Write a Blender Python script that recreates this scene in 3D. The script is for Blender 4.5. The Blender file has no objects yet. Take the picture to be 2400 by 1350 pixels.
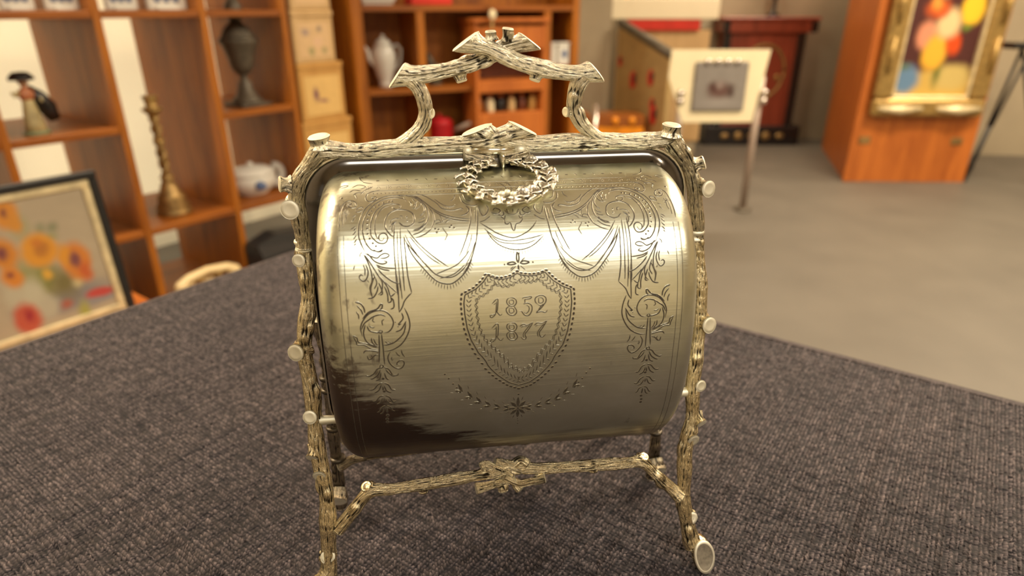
import bpy, math, random
import numpy as np
from mathutils import Vector, Matrix
PI = math.pi
SC = bpy.context.scene

# ---------------------------------------------------------------- camera, world, lights, exposure
TABLE_Z = 0.75
cam_d = bpy.data.cameras.new('camera'); cam = bpy.data.objects.new('camera', cam_d)
SC.collection.objects.link(cam); SC.camera = cam
cam.location = (0, 0, TABLE_Z + 0.273)
cam.rotation_euler = (math.radians(90 - 23.7), 0, 0)
cam_d.sensor_width = 36.0; cam_d.lens = 22.5; cam_d.clip_start = 0.02; cam_d.clip_end = 60
cam_d.dof.use_dof = True; cam_d.dof.focus_distance = 0.305; cam_d.dof.aperture_fstop = 6.2
w = bpy.data.worlds.new('world'); SC.world = w; w.use_nodes = True
w.node_tree.nodes['Background'].inputs[0].default_value = (1.0, 0.86, 0.66, 1)
w.node_tree.nodes['Background'].inputs[1].default_value = 0.25

def area(name, loc, sx, sy, power, col, aim=None):
    d = bpy.data.lights.new(name, 'AREA'); d.shape = 'RECTANGLE'; d.size = sx; d.size_y = sy
    d.energy = power; d.color = col
    o = bpy.data.objects.new(name, d); SC.collection.objects.link(o); o.location = loc
    if aim: o.rotation_euler = (Vector(aim) - Vector(loc)).to_track_quat('-Z', 'Y').to_euler()
    return o
WARM = (1.0, 0.83, 0.60)
area('ceiling_or_fill_lamp', (0.75, -1.45, 2.68), 2.1, 0.85, 50, (1.0, 0.95, 0.84))
area('ceiling_or_fill_lamp', (-2.6, 0.3, 2.68), 0.6, 0.6, 34, WARM)
area('ceiling_or_fill_lamp', (2.9, -0.7, 2.68), 0.6, 0.6, 34, WARM)
area('ceiling_or_fill_lamp', (-1.70, 1.0, 2.68), 0.35, 0.35, 38, WARM)
area('ceiling_or_fill_lamp', (1.60, 0.95, 2.68), 0.35, 0.35, 40, WARM)
area('ceiling_or_fill_lamp', (2.3, 2.3, 2.68), 1.0, 0.5, 76, WARM)  # unseen fill, placed to light the white counter from the front
area('ceiling_or_fill_lamp', (3.3, 3.5, 2.68), 0.8, 0.5, 46, WARM)  # unseen fill, set to light the plinth front and spare its side
area('ceiling_or_fill_lamp', (1.6, 5.10, 2.68), 2.0, 0.25, 38, WARM)  # fill added close to the back wall to brighten it
area('ceiling_or_fill_lamp', (-1.0, 2.2, 2.68), 0.5, 0.4, 18, WARM)
# unseen fill strips added behind the shelf panels to brighten the cream wall
for k_ in range(7):
    u_ = (.28, .60, .915, 1.245, 1.555, 1.885, 2.08)[k_]
    a_ = math.radians(36.5); d_ = -2.19 - .515
    x_ = math.sin(a_) * u_ + math.cos(a_) * d_; y_ = math.cos(a_) * u_ - math.sin(a_) * d_
    area('wall_fill_strip', (x_, y_, .86), 0.02, 1.6, 1.15, (1.0, 0.93, 0.76), (x_ - math.cos(a_), y_ + math.sin(a_), .86))
SC.view_settings.view_transform = 'Standard'; SC.view_settings.look = 'None'
SC.view_settings.exposure = 0.30; SC.view_settings.gamma = 1.0
SC.view_settings.use_curve_mapping = False
SC.cycles.max_bounces = 8; SC.cycles.use_denoising = True
SC.cycles.sample_clamp_indirect = 6.0

# ---------------------------------------------------------------- node helpers and materials
def mat(name):
    m = bpy.data.materials.new(name); m.use_nodes = True
    nt = m.node_tree; b = nt.nodes['Principled BSDF']
    return m, nt, b
def N(nt, typ, **kw):
    n = nt.nodes.new(typ)
    for k, v in kw.items(): setattr(n, k, v)
    return n
def setin(n, i, v):
    n.inputs[i].default_value = v
def link(nt, a, b): nt.links.new(a, b)
def c4(c): return (c[0], c[1], c[2], 1)
def srgb(r, g, b):
    f = lambda v: (v / 255 / 12.92) if v / 255 <= .04045 else ((v / 255 + .055) / 1.055) ** 2.4
    return (f(r), f(g), f(b))
def ramp(nt, fac, stops):
    r = N(nt, 'ShaderNodeValToRGB'); e = r.color_ramp.elements
    while len(e) < len(stops): e.new(0.5)
    for k, (p, c) in enumerate(stops): e[k].position = p; e[k].color = c4(c)
    link(nt, fac, r.inputs[0]); return r.outputs[0]
def noise(nt, vec, scale, detail=3, rough=.5, dist=0):
    n = N(nt, 'ShaderNodeTexNoise'); setin(n, 'Scale', scale); setin(n, 'Detail', detail); setin(n, 'Roughness', rough); setin(n, 'Distortion', dist)
    if vec is not None: link(nt, vec, n.inputs['Vector'])
    return n.outputs['Fac']
def mapping(nt, vec, scale=(1, 1, 1), loc=(0, 0, 0), rot=(0, 0, 0)):
    n = N(nt, 'ShaderNodeMapping'); n.inputs['Scale'].default_value = scale; n.inputs['Location'].default_value = loc; n.inputs['Rotation'].default_value = rot
    link(nt, vec, n.inputs['Vector']); return n.outputs[0]
def coord(nt, which='Object'): return N(nt, 'ShaderNodeTexCoord').outputs[which]
def mth(nt, op, a, b=None, clamp=False):
    n = N(nt, 'ShaderNodeMath', operation=op); n.use_clamp = clamp
    for i, v in enumerate((a, b)):
        if v is None: continue
        if isinstance(v, (int, float)): n.inputs[i].default_value = v
        else: link(nt, v, n.inputs[i])
    return n.outputs[0]
def mixc(nt, fac, a, b):
    n = N(nt, 'ShaderNodeMix', data_type='RGBA')
    for s, v in ((n.inputs[0], fac), (n.inputs[6], a), (n.inputs[7], b)):
        if isinstance(v, (int, float)): s.default_value = v
        elif isinstance(v, tuple): s.default_value = c4(v)
        else: link(nt, v, s)
    return n.outputs[2]
def bump(nt, b, h, strength=.3, dist=.001):
    n = N(nt, 'ShaderNodeBump'); setin(n, 'Strength', strength); setin(n, 'Distance', dist)
    link(nt, h, n.inputs['Height']); link(nt, n.outputs[0], b.inputs['Normal'])
def plain(name, col, rough=.5, metal=0., var=.12, scale=12., bmp=0.):
    m, nt, b = mat(name)
    f = noise(nt, coord(nt), scale, 4)
    lo = tuple(max(0, c * (1 - var)) for c in col); hi = tuple(c * (1 + var) for c in col)
    link(nt, ramp(nt, f, [(.3, lo), (.7, hi)]), b.inputs['Base Color'])
    setin(b, 'Roughness', rough); setin(b, 'Metallic', metal)
    if bmp: bump(nt, b, f, bmp, .002)
    return m
def wood(name, dark, light, rough=.45, grain=(1.2, 1.2, .12), scale=14):
    m, nt, b = mat(name); v = mapping(nt, coord(nt), grain)
    f = noise(nt, v, scale, 6, .6, .6); g = noise(nt, v, scale * 5, 3, .6)
    s = mth(nt, 'ADD', mth(nt, 'MULTIPLY', f, .75), mth(nt, 'MULTIPLY', g, .25))
    link(nt, ramp(nt, s, [(.35, dark), (.65, light)]), b.inputs['Base Color'])
    setin(b, 'Roughness', rough); bump(nt, b, s, .1, .002); return m

M = {}
M['wood'] = wood('orange_brown_wood', (.215, .058, .004), (.49, .162, .010))
M['wood_edge'] = wood('pale_wood_edge', (.50, .24, .075), (.62, .33, .12), grain=(.2, 1, 1))
M['wood_h'] = wood('orange_brown_wood_board', (.19, .048, .004), (.38, .118, .009), grain=(.12, 1.2, 1.2))
M['wood_red'] = wood('reddish_wood', (.36, .092, .014), (.56, .165, .026))
M['wood_dark'] = wood('dark_red_wood', (.10, .022, .008), (.18, .045, .015))
M['mahogany'] = wood('mahogany', (.16, .030, .016), (.30, .062, .032), rough=.3)
M['tan_box'] = wood('tan_printed_card', (.50, .25, .06), (.64, .36, .10), rough=.6, scale=6)
M['tan_box2'] = wood('cream_printed_card', (.52, .33, .14), (.68, .46, .22), rough=.6, scale=6)
M['cream'] = plain('cream_wall_paint', (.86, .77, .55), .8, var=.03, scale=3)
M['taupe'] = plain('taupe_wall_plaster', (.40, .335, .23), .85, var=.12, scale=2.2, bmp=.1)
M['ceil'] = plain('ceiling_paint', (.78, .71, .58), .9, var=.04)
M['rear'] = plain('rear_wall_paint', (.62, .55, .43), .8, var=.05)
M['floor'] = plain('grey_floor', (.125, .110, .088), .55, var=.10, scale=3.5)
M['black'] = plain('black_paint', (.012, .011, .011), .4)
M['ebony'] = plain('black_lacquer', (.015, .012, .012), .25)
M['porcelain'] = plain('white_porcelain', (.74, .72, .66), .2, var=.03)
M['ivory'] = plain('ivory_plastic', (.72, .55, .29), .3, var=.04)
M['blue'] = plain('blue_glaze', (.10, .15, .30), .3, var=.3)
M['bronze'] = plain('dark_bronze', (.115, .095, .068), .5, .35, var=.3, scale=40)
M['brass'] = plain('aged_brass', (.36, .23, .085), .45, .6, var=.45, scale=60)
M['gold'] = plain('gilt_frame', (.40, .26, .085), .42, .55, var=.3, scale=40)
M['gold_hi'] = plain('worn_gilt', (.72, .60, .36), .4, .3, var=.2, scale=30)
M['red'] = plain('red_enamel', (.52, .012, .02), .3, var=.1)
M['redcloth'] = plain('red_cloth', (.60, .035, .02), .8, var=.1)
M['orange'] = plain('orange_amber_glass', (.90, .33, .015), .3, var=.2)
M['creamboard'] = plain('cream_card', (.84, .73, .48), .8, var=.03)
M['whitecase'] = plain('white_laminate', (.88, .78, .56), .5, var=.02)
M['pewter'] = plain('pewter', (.30, .27, .245), .35, .5, var=.25, scale=18)
M['chrome'] = plain('chrome', (.62, .56, .50), .25, .9, var=.05)
M['polegrey'] = plain('brushed_pole', (.40, .31, .25), .45, .3, var=.05)
M['skin'] = plain('painted_skin', (.50, .30, .18), .5)
M['green'] = plain('green_glaze', (.22, .27, .15), .4, var=.3)
M['dress'] = plain('olive_glaze', (.48, .40, .20), .35, var=.3, scale=25)
M['terracotta'] = plain('terracotta_glaze', (.55, .20, .09), .4, var=.2)
M['tan'] = plain('tan_fabric', (.42, .29, .12), .8, var=.12, scale=9)
M['glass_amber'] = plain('amber_bottle', (.34, .105, .018), .25, var=.2)

def silver(name, hi=(.775, .775, .645), rough=.31, streak=True, tarnish_and_dim=False):
    m, nt, b = mat(name); setin(b, 'Metallic', 1.0)
    co = coord(nt)
    st = noise(nt, mapping(nt, co, (12, 700, 700)), 1.0, 3, .6)
    cl = noise(nt, mapping(nt, co, (28, 28, 45)), 1.0, 4, .6, .4)
    col = ramp(nt, cl, [(.25, tuple(c * k for c, k in zip(hi, (.80, .80, .72)))), (.72, hi)])
    rg = mth(nt, 'ADD', mth(nt, 'MULTIPLY', cl, .14), rough - .07)
    if tarnish_and_dim:
        sep = N(nt, 'ShaderNodeSeparateXYZ'); link(nt, co, sep.inputs[0])
        X, Z = sep.outputs[0], sep.outputs[2]
        pn = noise(nt, mapping(nt, co, (55, 120, 120)), 1.0, 6, .68, .8)
        # lower left corner where the plating has browned
        def below(v, a, s): return mth(nt, 'DIVIDE', mth(nt, 'SUBTRACT', a, v), s, True)
        q = mth(nt, 'MAXIMUM', mth(nt, 'SUBTRACT', .155, Z), 0.0)
        xb = mth(nt, 'ADD', mth(nt, 'ADD', mth(nt, 'MULTIPLY', q, .30), -.078), mth(nt, 'MULTIPLY', mth(nt, 'MULTIPLY', q, q), 10.5))
        pn2 = noise(nt, mapping(nt, co, (30, 300, 300)), 1.0, 4, .65)
        f = mth(nt, 'DIVIDE', mth(nt, 'SUBTRACT', xb, X), .020)
        f = mth(nt, 'ADD', f, mth(nt, 'MULTIPLY', mth(nt, 'SUBTRACT', pn2, .5), 3.2))
        f = mth(nt, 'MULTIPLY', mth(nt, 'ADD', f, mth(nt, 'MULTIPLY', mth(nt, 'SUBTRACT', pn, .5), 1.6)), 1.5, True)
        f = mth(nt, 'MULTIPLY', f, mth(nt, 'DIVIDE', q, .012, True))
        low = mth(nt, 'ADD', mth(nt, 'DIVIDE', mth(nt, 'SUBTRACT', .0905, Z), .010), mth(nt, 'MULTIPLY', mth(nt, 'SUBTRACT', pn2, .5), 2.2))  # painted dark band along the bottom, dulling the crossbar's reflection
        f = mth(nt, 'MAXIMUM', f, mth(nt, 'MULTIPLY', mth(nt, 'MULTIPLY', low, 1.0, True), .72))
        # loose spots along the left border
        sp = noise(nt, mapping(nt, co, (160, 160, 90)), 1.0, 3, .6)
        band = below(X, -.052, .014)
        spf = mth(nt, 'MULTIPLY', mth(nt, 'SUBTRACT', mth(nt, 'ADD', mth(nt, 'MULTIPLY', band, .16), sp), .70), 9.0, True)
        rsp = mth(nt, 'MULTIPLY', mth(nt, 'MULTIPLY', mth(nt, 'SUBTRACT', X, .055), 60, True), mth(nt, 'MULTIPLY', mth(nt, 'SUBTRACT', .092, Z), 60, True))
        rspf = mth(nt, 'MULTIPLY', mth(nt, 'MULTIPLY', rsp, mth(nt, 'MULTIPLY', mth(nt, 'SUBTRACT', sp, .5), 8, True)), .8)
        f = mth(nt, 'MAXIMUM', f, mth(nt, 'MAXIMUM', mth(nt, 'MULTIPLY', spf, .75), rspf))
        # mix in the browned corner, the spots and the painted dark bottom band
        col = mixc(nt, mth(nt, 'MULTIPLY', f, .93), col, (.085, .045, .034))
        rg = mth(nt, 'ADD', rg, mth(nt, 'MULTIPLY', f, .10))
    link(nt, col, b.inputs['Base Color']); link(nt, rg, b.inputs['Roughness'])
    if streak:
        sc = noise(nt, mapping(nt, co, (25, 160, 160)), 1.0, 2)
        h = mth(nt, 'ADD', mth(nt, 'MULTIPLY', st, 1.0), mth(nt, 'MULTIPLY', sc, .6))
        bump(nt, b, h, .20, .0004)
    return m
M['silver'] = silver('worn_silver_plate', tarnish_and_dim=True)
M['rim'] = silver('darkened_silver_rim', (.20, .185, .18), .16, False)  # base colour darkened to stand in for dark reflections in the flange
M['polish'] = silver('polished_silver', (.86, .82, .70), .2, False)
M['cut'] = silver('rubbed_cut_end', (.93, .89, .76), .58, False)
M['groove'] = plain('engraved_groove', (.036, .028, .018), .6, .0, var=.2, scale=300)
M['lip'] = silver('engraved_lip', (.82, .77, .62), .28, False)
M['pewter_cut'] = plain('dulled_cut_face', (.26, .225, .17), .55, .5, var=.25, scale=500)
M['dark_silver'] = plain('tarnished_silver', (.10, .085, .065), .4, .9, var=.4, scale=150)

def bark_mat(name, hi=(.79, .725, .56), lo=(.05, .040, .026), w=1.3, bs=1.0):
    m, nt, b = mat(name); setin(b, 'Metallic', 1.0)
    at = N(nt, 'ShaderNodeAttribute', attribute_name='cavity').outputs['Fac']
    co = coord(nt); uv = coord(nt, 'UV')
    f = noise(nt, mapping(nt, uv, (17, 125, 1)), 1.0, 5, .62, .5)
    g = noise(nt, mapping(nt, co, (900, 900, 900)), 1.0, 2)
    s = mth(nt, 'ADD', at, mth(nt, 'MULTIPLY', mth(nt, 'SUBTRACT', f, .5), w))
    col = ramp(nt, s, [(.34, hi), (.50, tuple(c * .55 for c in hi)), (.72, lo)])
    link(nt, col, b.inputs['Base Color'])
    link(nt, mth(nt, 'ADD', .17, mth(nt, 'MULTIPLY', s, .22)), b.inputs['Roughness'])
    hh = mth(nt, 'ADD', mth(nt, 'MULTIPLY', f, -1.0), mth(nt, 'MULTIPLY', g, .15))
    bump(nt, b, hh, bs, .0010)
    return m
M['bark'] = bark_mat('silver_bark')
M['bark_leg'] = bark_mat('brassy_dimmed_bark', (.66, .56, .36), (.030, .022, .013))  # brassy wear, with the legs' dim reflections also put into the colour
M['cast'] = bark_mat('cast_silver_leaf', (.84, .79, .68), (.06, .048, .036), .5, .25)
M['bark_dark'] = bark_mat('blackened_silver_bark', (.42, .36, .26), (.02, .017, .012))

# flat painted picture: soft blobs of colour over a ground, in the picture's own UV
def picture(name, ground, blobs, rough=.5, warp=.05, wscale=7):
    m, nt, b = mat(name); uv = coord(nt, 'UV')
    nz = N(nt, 'ShaderNodeTexNoise'); setin(nz, 'Scale', wscale); setin(nz, 'Detail', 3); link(nt, uv, nz.inputs['Vector'])
    vm = N(nt, 'ShaderNodeVectorMath', operation='MULTIPLY_ADD'); link(nt, nz.outputs['Color'], vm.inputs[0])
    vm.inputs[1].default_value = (warp * 2, warp * 2, 0); 
    sub = N(nt, 'ShaderNodeVectorMath', operation='SUBTRACT'); link(nt, uv, sub.inputs[0]); sub.inputs[1].default_value = (warp, warp, 0)
    link(nt, sub.outputs[0], vm.inputs[2])
    gn = noise(nt, uv, 5, 4)
    col = mixc(nt, gn, tuple(c * .85 for c in ground), tuple(min(1, c * 1.15) for c in ground))
    for (cx, cy, rx, ry, cc, soft) in blobs:
        mp = mapping(nt, vm.outputs[0], (1 / rx, 1 / ry, 0), (-cx / rx, -cy / ry, 0))
        ln = N(nt, 'ShaderNodeVectorMath', operation='LENGTH'); link(nt, mp, ln.inputs[0])
        f = mth(nt, 'DIVIDE', mth(nt, 'SUBTRACT', 1.0, ln.outputs['Value']), soft, True)
        col = mixc(nt, f, col, cc)
    link(nt, col, b.inputs['Base Color']); setin(b, 'Roughness', rough)
    return m

# ---------------------------------------------------------------- object helpers
def props(o, label=None, cat=None, group=None, kind=None):
    if label: o['label'] = label
    if cat: o['category'] = cat
    if group: o['group'] = group
    if kind: o['kind'] = kind
    return o
def empty(name, loc, rz=0, **kw):
    o = bpy.data.objects.new(name, None); SC.collection.objects.link(o)
    o.location = loc; o.rotation_euler = (0, 0, rz); o.empty_display_size = .05
    return props(o, **kw)
def mesh_obj(name, verts, faces, mats, parent=None, smooth=True, midx=None, loc=None, rot=None, uv=None, attr=None, **kw):
    me = bpy.data.meshes.new(name)
    me.from_pydata([tuple(map(float, v)) for v in verts], [], [tuple(map(int, f)) for f in faces])
    for m in (mats if isinstance(mats, (list, tuple)) else [mats]): me.materials.append(m)
    if midx is not None: me.polygons.foreach_set('material_index', np.asarray(midx, dtype=np.int32))
    if smooth: me.polygons.foreach_set('use_smooth', np.ones(len(me.polygons), dtype=bool))
    if uv is not None:
        l = me.uv_layers.new(name='UVMap'); vi = np.zeros(len(me.loops), dtype=np.int32); me.loops.foreach_get('vertex_index', vi)
        l.data.foreach_set('uv', np.asarray(uv, dtype=np.float32)[vi].ravel())
    if attr is not None:
        for k, a in attr.items():
            at = me.attributes.new(k, 'FLOAT', 'POINT'); at.data.foreach_set('value', np.asarray(a, dtype=np.float32))
    me.update()
    o = bpy.data.objects.new(name, me); SC.collection.objects.link(o)
    if parent: o.parent = parent
    if loc is not None: o.location = loc
    if rot is not None: o.rotation_euler = rot
    return props(o, **kw)
class MB:
    """collects shapes for one mesh"""
    def __init__(s): s.v = []; s.f = []; s.mi = []; s.uv = []
    def add(s, v, f, mi=0, uv=None):
        n = len(s.v); s.v += [tuple(p) for p in v]; s.f += [tuple(i + n for i in q) for q in f]; s.mi += [mi] * len(f)
        s.uv += list(uv) if uv is not None else [(0, 0)] * len(v)
        return s
    def box(s, x0, x1, y0, y1, z0, z1, mi=0, bev=0.0):
        if bev <= 0:
            v = [(x, y, z) for x in (x0, x1) for y in (y0, y1) for z in (z0, z1)]
            f = [(0, 1, 3, 2), (4, 6, 7, 5), (0, 4, 5, 1), (2, 3, 7, 6), (0, 2, 6, 4), (1, 5, 7, 3)]
            return s.add(v, f, mi)
        # chamfered box
        b = min(bev, (x1 - x0) * .45, (y1 - y0) * .45, (z1 - z0) * .45)
        v = []; idx = {}
        for i, x in enumerate((x0, x1)):
            for j, y in enumerate((y0, y1)):
                for k, z in enumerate((z0, z1)):
                    sx, sy, sz = (1, -1)[i], (1, -1)[j], (1, -1)[k]
                    idx[i, j, k, 0] = len(v); v.append((x, y + sy * b, z + sz * b))
                    idx[i, j, k, 1] = len(v); v.append((x + sx * b, y, z + sz * b))
                    idx[i, j, k, 2] = len(v); v.append((x + sx * b, y + sy * b, z))
        f = []
        for i in (0, 1): f.append([idx[i, j, k, 0] for j, k in ((0, 0), (0, 1), (1, 1), (1, 0))])
        for j in (0, 1): f.append([idx[i, j, k, 1] for i, k in ((0, 0), (1, 0), (1, 1), (0, 1))])
        for k in (0, 1): f.append([idx[i, j, k, 2] for i, j in ((0, 0), (0, 1), (1, 1), (1, 0))])
        for i in (0, 1):
            for j in (0, 1): f.append([idx[i, j, 0, 0], idx[i, j, 1, 0], idx[i, j, 1, 1], idx[i, j, 0, 1]])
        for i in (0, 1):
            for k in (0, 1): f.append([idx[i, 0, k, 0], idx[i, 1, k, 0], idx[i, 1, k, 2], idx[i, 0, k, 2]])
        for j in (0, 1):
            for k in (0, 1): f.append([idx[0, j, k, 1], idx[1, j, k, 1], idx[1, j, k, 2], idx[0, j, k, 2]])
        for i in (0, 1):
            for j in (0, 1):
                for k in (0, 1): f.append([idx[i, j, k, 0], idx[i, j, k, 1], idx[i, j, k, 2]])
        cx, cy, cz = (x0 + x1) / 2, (y0 + y1) / 2, (z0 + z1) / 2
        g = []
        for q in f:
            a = [Vector(v[t]) for t in q]; n = (a[1] - a[0]).cross(a[2] - a[1]); c = sum(a, Vector()) / len(a) - Vector((cx, cy, cz))
            g.append(q if n.dot(c) > 0 else q[::-1])
        return s.add(v, g, mi)
    def lathe(s, prof, n=24, c=(0, 0, 0), mi=0, sx=1., sy=1.):
        v = []; f = []
        for r, z in prof:
            for k in range(n):
                a = 2 * PI * k / n; v.append((c[0] + r * math.cos(a) * sx, c[1] + r * math.sin(a) * sy, c[2] + z))
        for i in range(len(prof) - 1):
            for k in range(n):
                f.append((i * n + k, i * n + (k + 1) % n, (i + 1) * n + (k + 1) % n, (i + 1) * n + k))
        f.append(tuple(range(n - 1, -1, -1))); f.append(tuple((len(prof) - 1) * n + k for k in range(n)))
        return s.add(v, f, mi)
    def tube(s, pts, rad, n=10, mi=0):
        P = np.array(pts, float); R = np.broadcast_to(np.asarray(rad, float), (len(P),))
        C, F1, F2 = frames(P); v = []; f = []
        for i in range(len(P)):
            for k in range(n):
                a = 2 * PI * k / n; v.append(P[i] + R[i] * (math.cos(a) * F1[i] + math.sin(a) * F2[i]))
        for i in range(len(P) - 1):
            for k in range(n): f.append((i * n + k, i * n + (k + 1) % n, (i + 1) * n + (k + 1) % n, (i + 1) * n + k))
        f.append(tuple(range(n - 1, -1, -1))); f.append(tuple((len(P) - 1) * n + k for k in range(n)))
        return s.add(v, f, mi)
    def ball(s, c, r, n=14, m=9, mi=0):
        r = r if isinstance(r, (tuple, list)) else (r, r, r)
        prof = [(math.sin(PI * (i + .02) / (m + .04)), -math.cos(PI * (i + .02) / (m + .04))) for i in range(m + 1)]
        v = []; f = []
        for q, z in prof:
            for k in range(n): a = 2 * PI * k / n; v.append((c[0] + q * r[0] * math.cos(a), c[1] + q * r[1] * math.sin(a), c[2] + z * r[2]))
        for i in range(m):
            for k in range(n): f.append((i * n + k, i * n + (k + 1) % n, (i + 1) * n + (k + 1) % n, (i + 1) * n + k))
        f.append(tuple(range(n - 1, -1, -1))); f.append(tuple(m * n + k for k in range(n)))
        return s.add(v, f, mi)
    def quad(s, a, b, c, d, mi=0): return s.add([a, b, c, d], [(0, 1, 2, 3)], mi, [(0, 0), (1, 0), (1, 1), (0, 1)])
    def build(s, name, mats, parent=None, smooth=False, uv=False, **kw):
        return mesh_obj(name, s.v, s.f, mats, parent, smooth, s.mi, uv=s.uv if uv else None, **kw)
def frames(P):
    T = np.gradient(P, axis=0); T /= np.linalg.norm(T, axis=1)[:, None] + 1e-12
    up = np.array([0, 0, 1.]) if abs(T[0][2]) < .9 else np.array([0, 1., 0])
    a = np.cross(T[0], up); a /= np.linalg.norm(a); F1 = [a]
    for i in range(1, len(P)):
        a = F1[-1] - T[i] * (F1[-1] @ T[i]); a /= np.linalg.norm(a) + 1e-12; F1.append(a)
    F1 = np.array(F1); return T, F1, np.cross(T, F1)
def catmull(P, step):
    P = np.asarray(P, float)
    if len(P) == 2: P = np.array([P[0], (P[0] + P[1]) / 2, P[1]])
    Q = np.vstack([2 * P[0] - P[1], P, 2 * P[-1] - P[-2]]); out = []
    for i in range(1, len(Q) - 2):
        t = np.linspace(0, 1, 12, endpoint=False)[:, None]
        a, b, c, d = Q[i - 1], Q[i], Q[i + 1], Q[i + 2]
        out.append(.5 * (2 * b + (c - a) * t + (2 * a - 5 * b + 4 * c - d) * t ** 2 + (3 * b - a - 3 * c + d) * t ** 3))
    out = np.vstack(out + [P[-1:]])
    L = np.concatenate([[0], np.cumsum(np.linalg.norm(np.diff(out, axis=0), axis=1))])
    n = max(3, int(round(L[-1] / step)) + 1); s = np.linspace(0, L[-1], n)
    return np.stack([np.interp(s, L, out[:, k]) for k in range(P.shape[1])], 1)
# ---------------------------------------------------------------- measured shape data (mm, and lid position x 1e-5 m / angle x 1e-3 rad)
# ================================================================ ROOM
AZ = math.radians(36.5); RZ1 = PI / 2 - AZ
D1 = np.array([math.sin(AZ), math.cos(AZ)]); N1 = np.array([math.cos(AZ), -math.sin(AZ)])
def S1(u, y=0., z=0.):  # along the shelf wall, depth into the shelf, height
    p = D1 * u + N1 * (-2.19 - y); return (float(p[0]), float(p[1]), z)
def slab(name, pts, z0, z1, m_, kind='structure'):
    n = len(pts); v = [(x, y, z0) for x, y in pts] + [(x, y, z1) for x, y in pts]
    f = [tuple(range(n - 1, -1, -1)), tuple(n + i for i in range(n))] + [(i, (i + 1) % n, n + (i + 1) % n, n + i) for i in range(n)]
    return mesh_obj(name, v, f, m_, None, False, kind=kind)
def wall(name, a, b, th, m_, h=2.75):
    a = np.array(a[:2], float); b = np.array(b[:2], float); d = (b - a) / np.linalg.norm(b - a); n = np.array([d[1], -d[0]]) * th
    return slab(name, [tuple(a), tuple(b), tuple(b + n), tuple(a + n)], 0, h, m_)
slab('floor', [(-7, -4), (7, -4), (7, 7), (-7, 7)], -.1, 0, M['floor'])
slab('ceiling', [(-7, -4), (7, -4), (7, 7), (-7, 7)], 2.75, 2.85, M['ceil'])
wl0 = S1(-3.8, .80); wl1 = S1(4.1, .80)
wall('wall_left', wl1, wl0, .15, M['cream'])
wall('wall_back', (5.2, 5.62), (0.5, 5.62), -.15, M['taupe'])
wall('wall_right', (5.0, -3.2), (5.0, 5.62), .15, M['taupe'])
wall('wall_rear', (-6, -3.0), (5.2, -3.0), .15, M['rear'])
wall('wall_partition', (0.30, 4.55), (0.655, 4.55), -.10, M['taupe'])
wall('wall_alcove', (3.32, 4.86), (5.0, 4.66), -.10, M['taupe'])
m_ = MB(); m_.box(2.36, 3.3, 5.585, 5.62, 0, .09, 0, .008); m_.build('baseboard_back', M['creamboard'], None, kind='structure')

B={}
B['top_l']=[(-81.2,0,214.3),(-72.3,0,213.7),(-62.9,0,213.1),(-47.5,0,214.2),(-28,0,215),(-14.3,0,215.6),(-4.3,0,217.1),(5.7,0,220.2),(10.6,0,221.7)]
B['top_r']=[(82.8,0,215),(73.9,0,214.2),(63.3,0,214),(45.5,0,214.9),(28,0,214.3),(13.7,0,214.1),(3.6,0,215.6),(-4.3,0,218.5),(-10.6,0,221.4)]
B['post_l']=[(-50.4,0,213.9),(-44.5,0,216),(-39,0,219.8),(-35.3,0,224.6),(-33.5,0,229.9),(-34.3,0,235.8),(-36.6,0,241),(-39.8,0,244.6)]
B['post_r']=[(51.8,0,214.7),(45.4,0,217.3),(39.6,0,222),(36.1,0,226.9),(34.5,0,230.8),(34.9,0,235.6),(36.1,0,240.3),(38.5,0,244.3)]
B['grip_l']=[(-45,0,245.7),(-42.5,0,245.7),(-37.8,0,245.6),(-28.5,0,246.6),(-20,0,248.3),(-11.4,0,250.3),(-3.8,0,253.5),(2.8,0,256.6),(8.5,0,258),(13.8,0,259.2)]
B['grip_r']=[(44,0,246.1),(41.2,-0,245.9),(35.9,0,245.5),(27,0,246.3),(17.6,0,248.2),(8.5,0,250.7),(1.8,0,253.4),(-3.8,0,256.1),(-9.4,0,258.1),(-14.8,0,259.5)]
B['side_l']=[(-81.2,0,214.3),(-86.4,0,208.3),(-91.3,0,202.6),(-93.7,0,197.1),(-94.8,0,189.1),(-94.5,0,180.8),(-94.2,0,172.3),(-94.6,0,168)]
B['side_r']=[(82.8,0,215),(88.7,0,208),(93.9,0,200.7),(96.9,0,192.5),(98.8,0,183.6),(100.4,0,174.6),(102,0,165.3),(103,0,160.6)]
B['leg_l']=[(-94.7,1.6,169.2),(-95.2,-0.4,163.9),(-94.7,-3.3,156.2),(-94.3,-7.7,144.6),(-96.1,-12,133.1),(-97.7,-16.3,121.6),(-96.3,-20.7,109.8),(-95.2,-24.4,100),(-95.1,-28.5,89.2),(-94.6,-33.3,76.3),(-93.1,-37.5,65.2),(-91.7,-42.4,52.2),(-92,-48.4,36.1),(-92.6,-52.2,26.1),(-93.1,-54.8,19.1),(-95.5,-57.5,12)]
B['leg_r']=[(101.9,-0.7,163.2),(103,-6.9,146.7),(102.8,-11.6,134.2),(102.2,-16,122.3),(100,-21.7,107.1),(97.4,-27.2,92.6),(96.4,-33.2,76.7),(93.7,-36.8,67),(91.8,-39.8,59),(91.1,-44.6,46.2),(90.3,-48.2,36.7),(91.3,-51.9,26.9),(93.3,-55.9,16.3),(94.8,-57.6,11.8)]
B['bar_l']=[(-87.8,-48,37.1),(-79,-44.7,46),(-70.7,-41.8,53.9),(-59.8,-41.7,54.1),(-43,-41.3,55.1),(-28,-40.9,56.2),(-15.1,-40.5,57.1),(-6.4,-40.2,58),(2.5,-39.2,60.6)]
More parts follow.
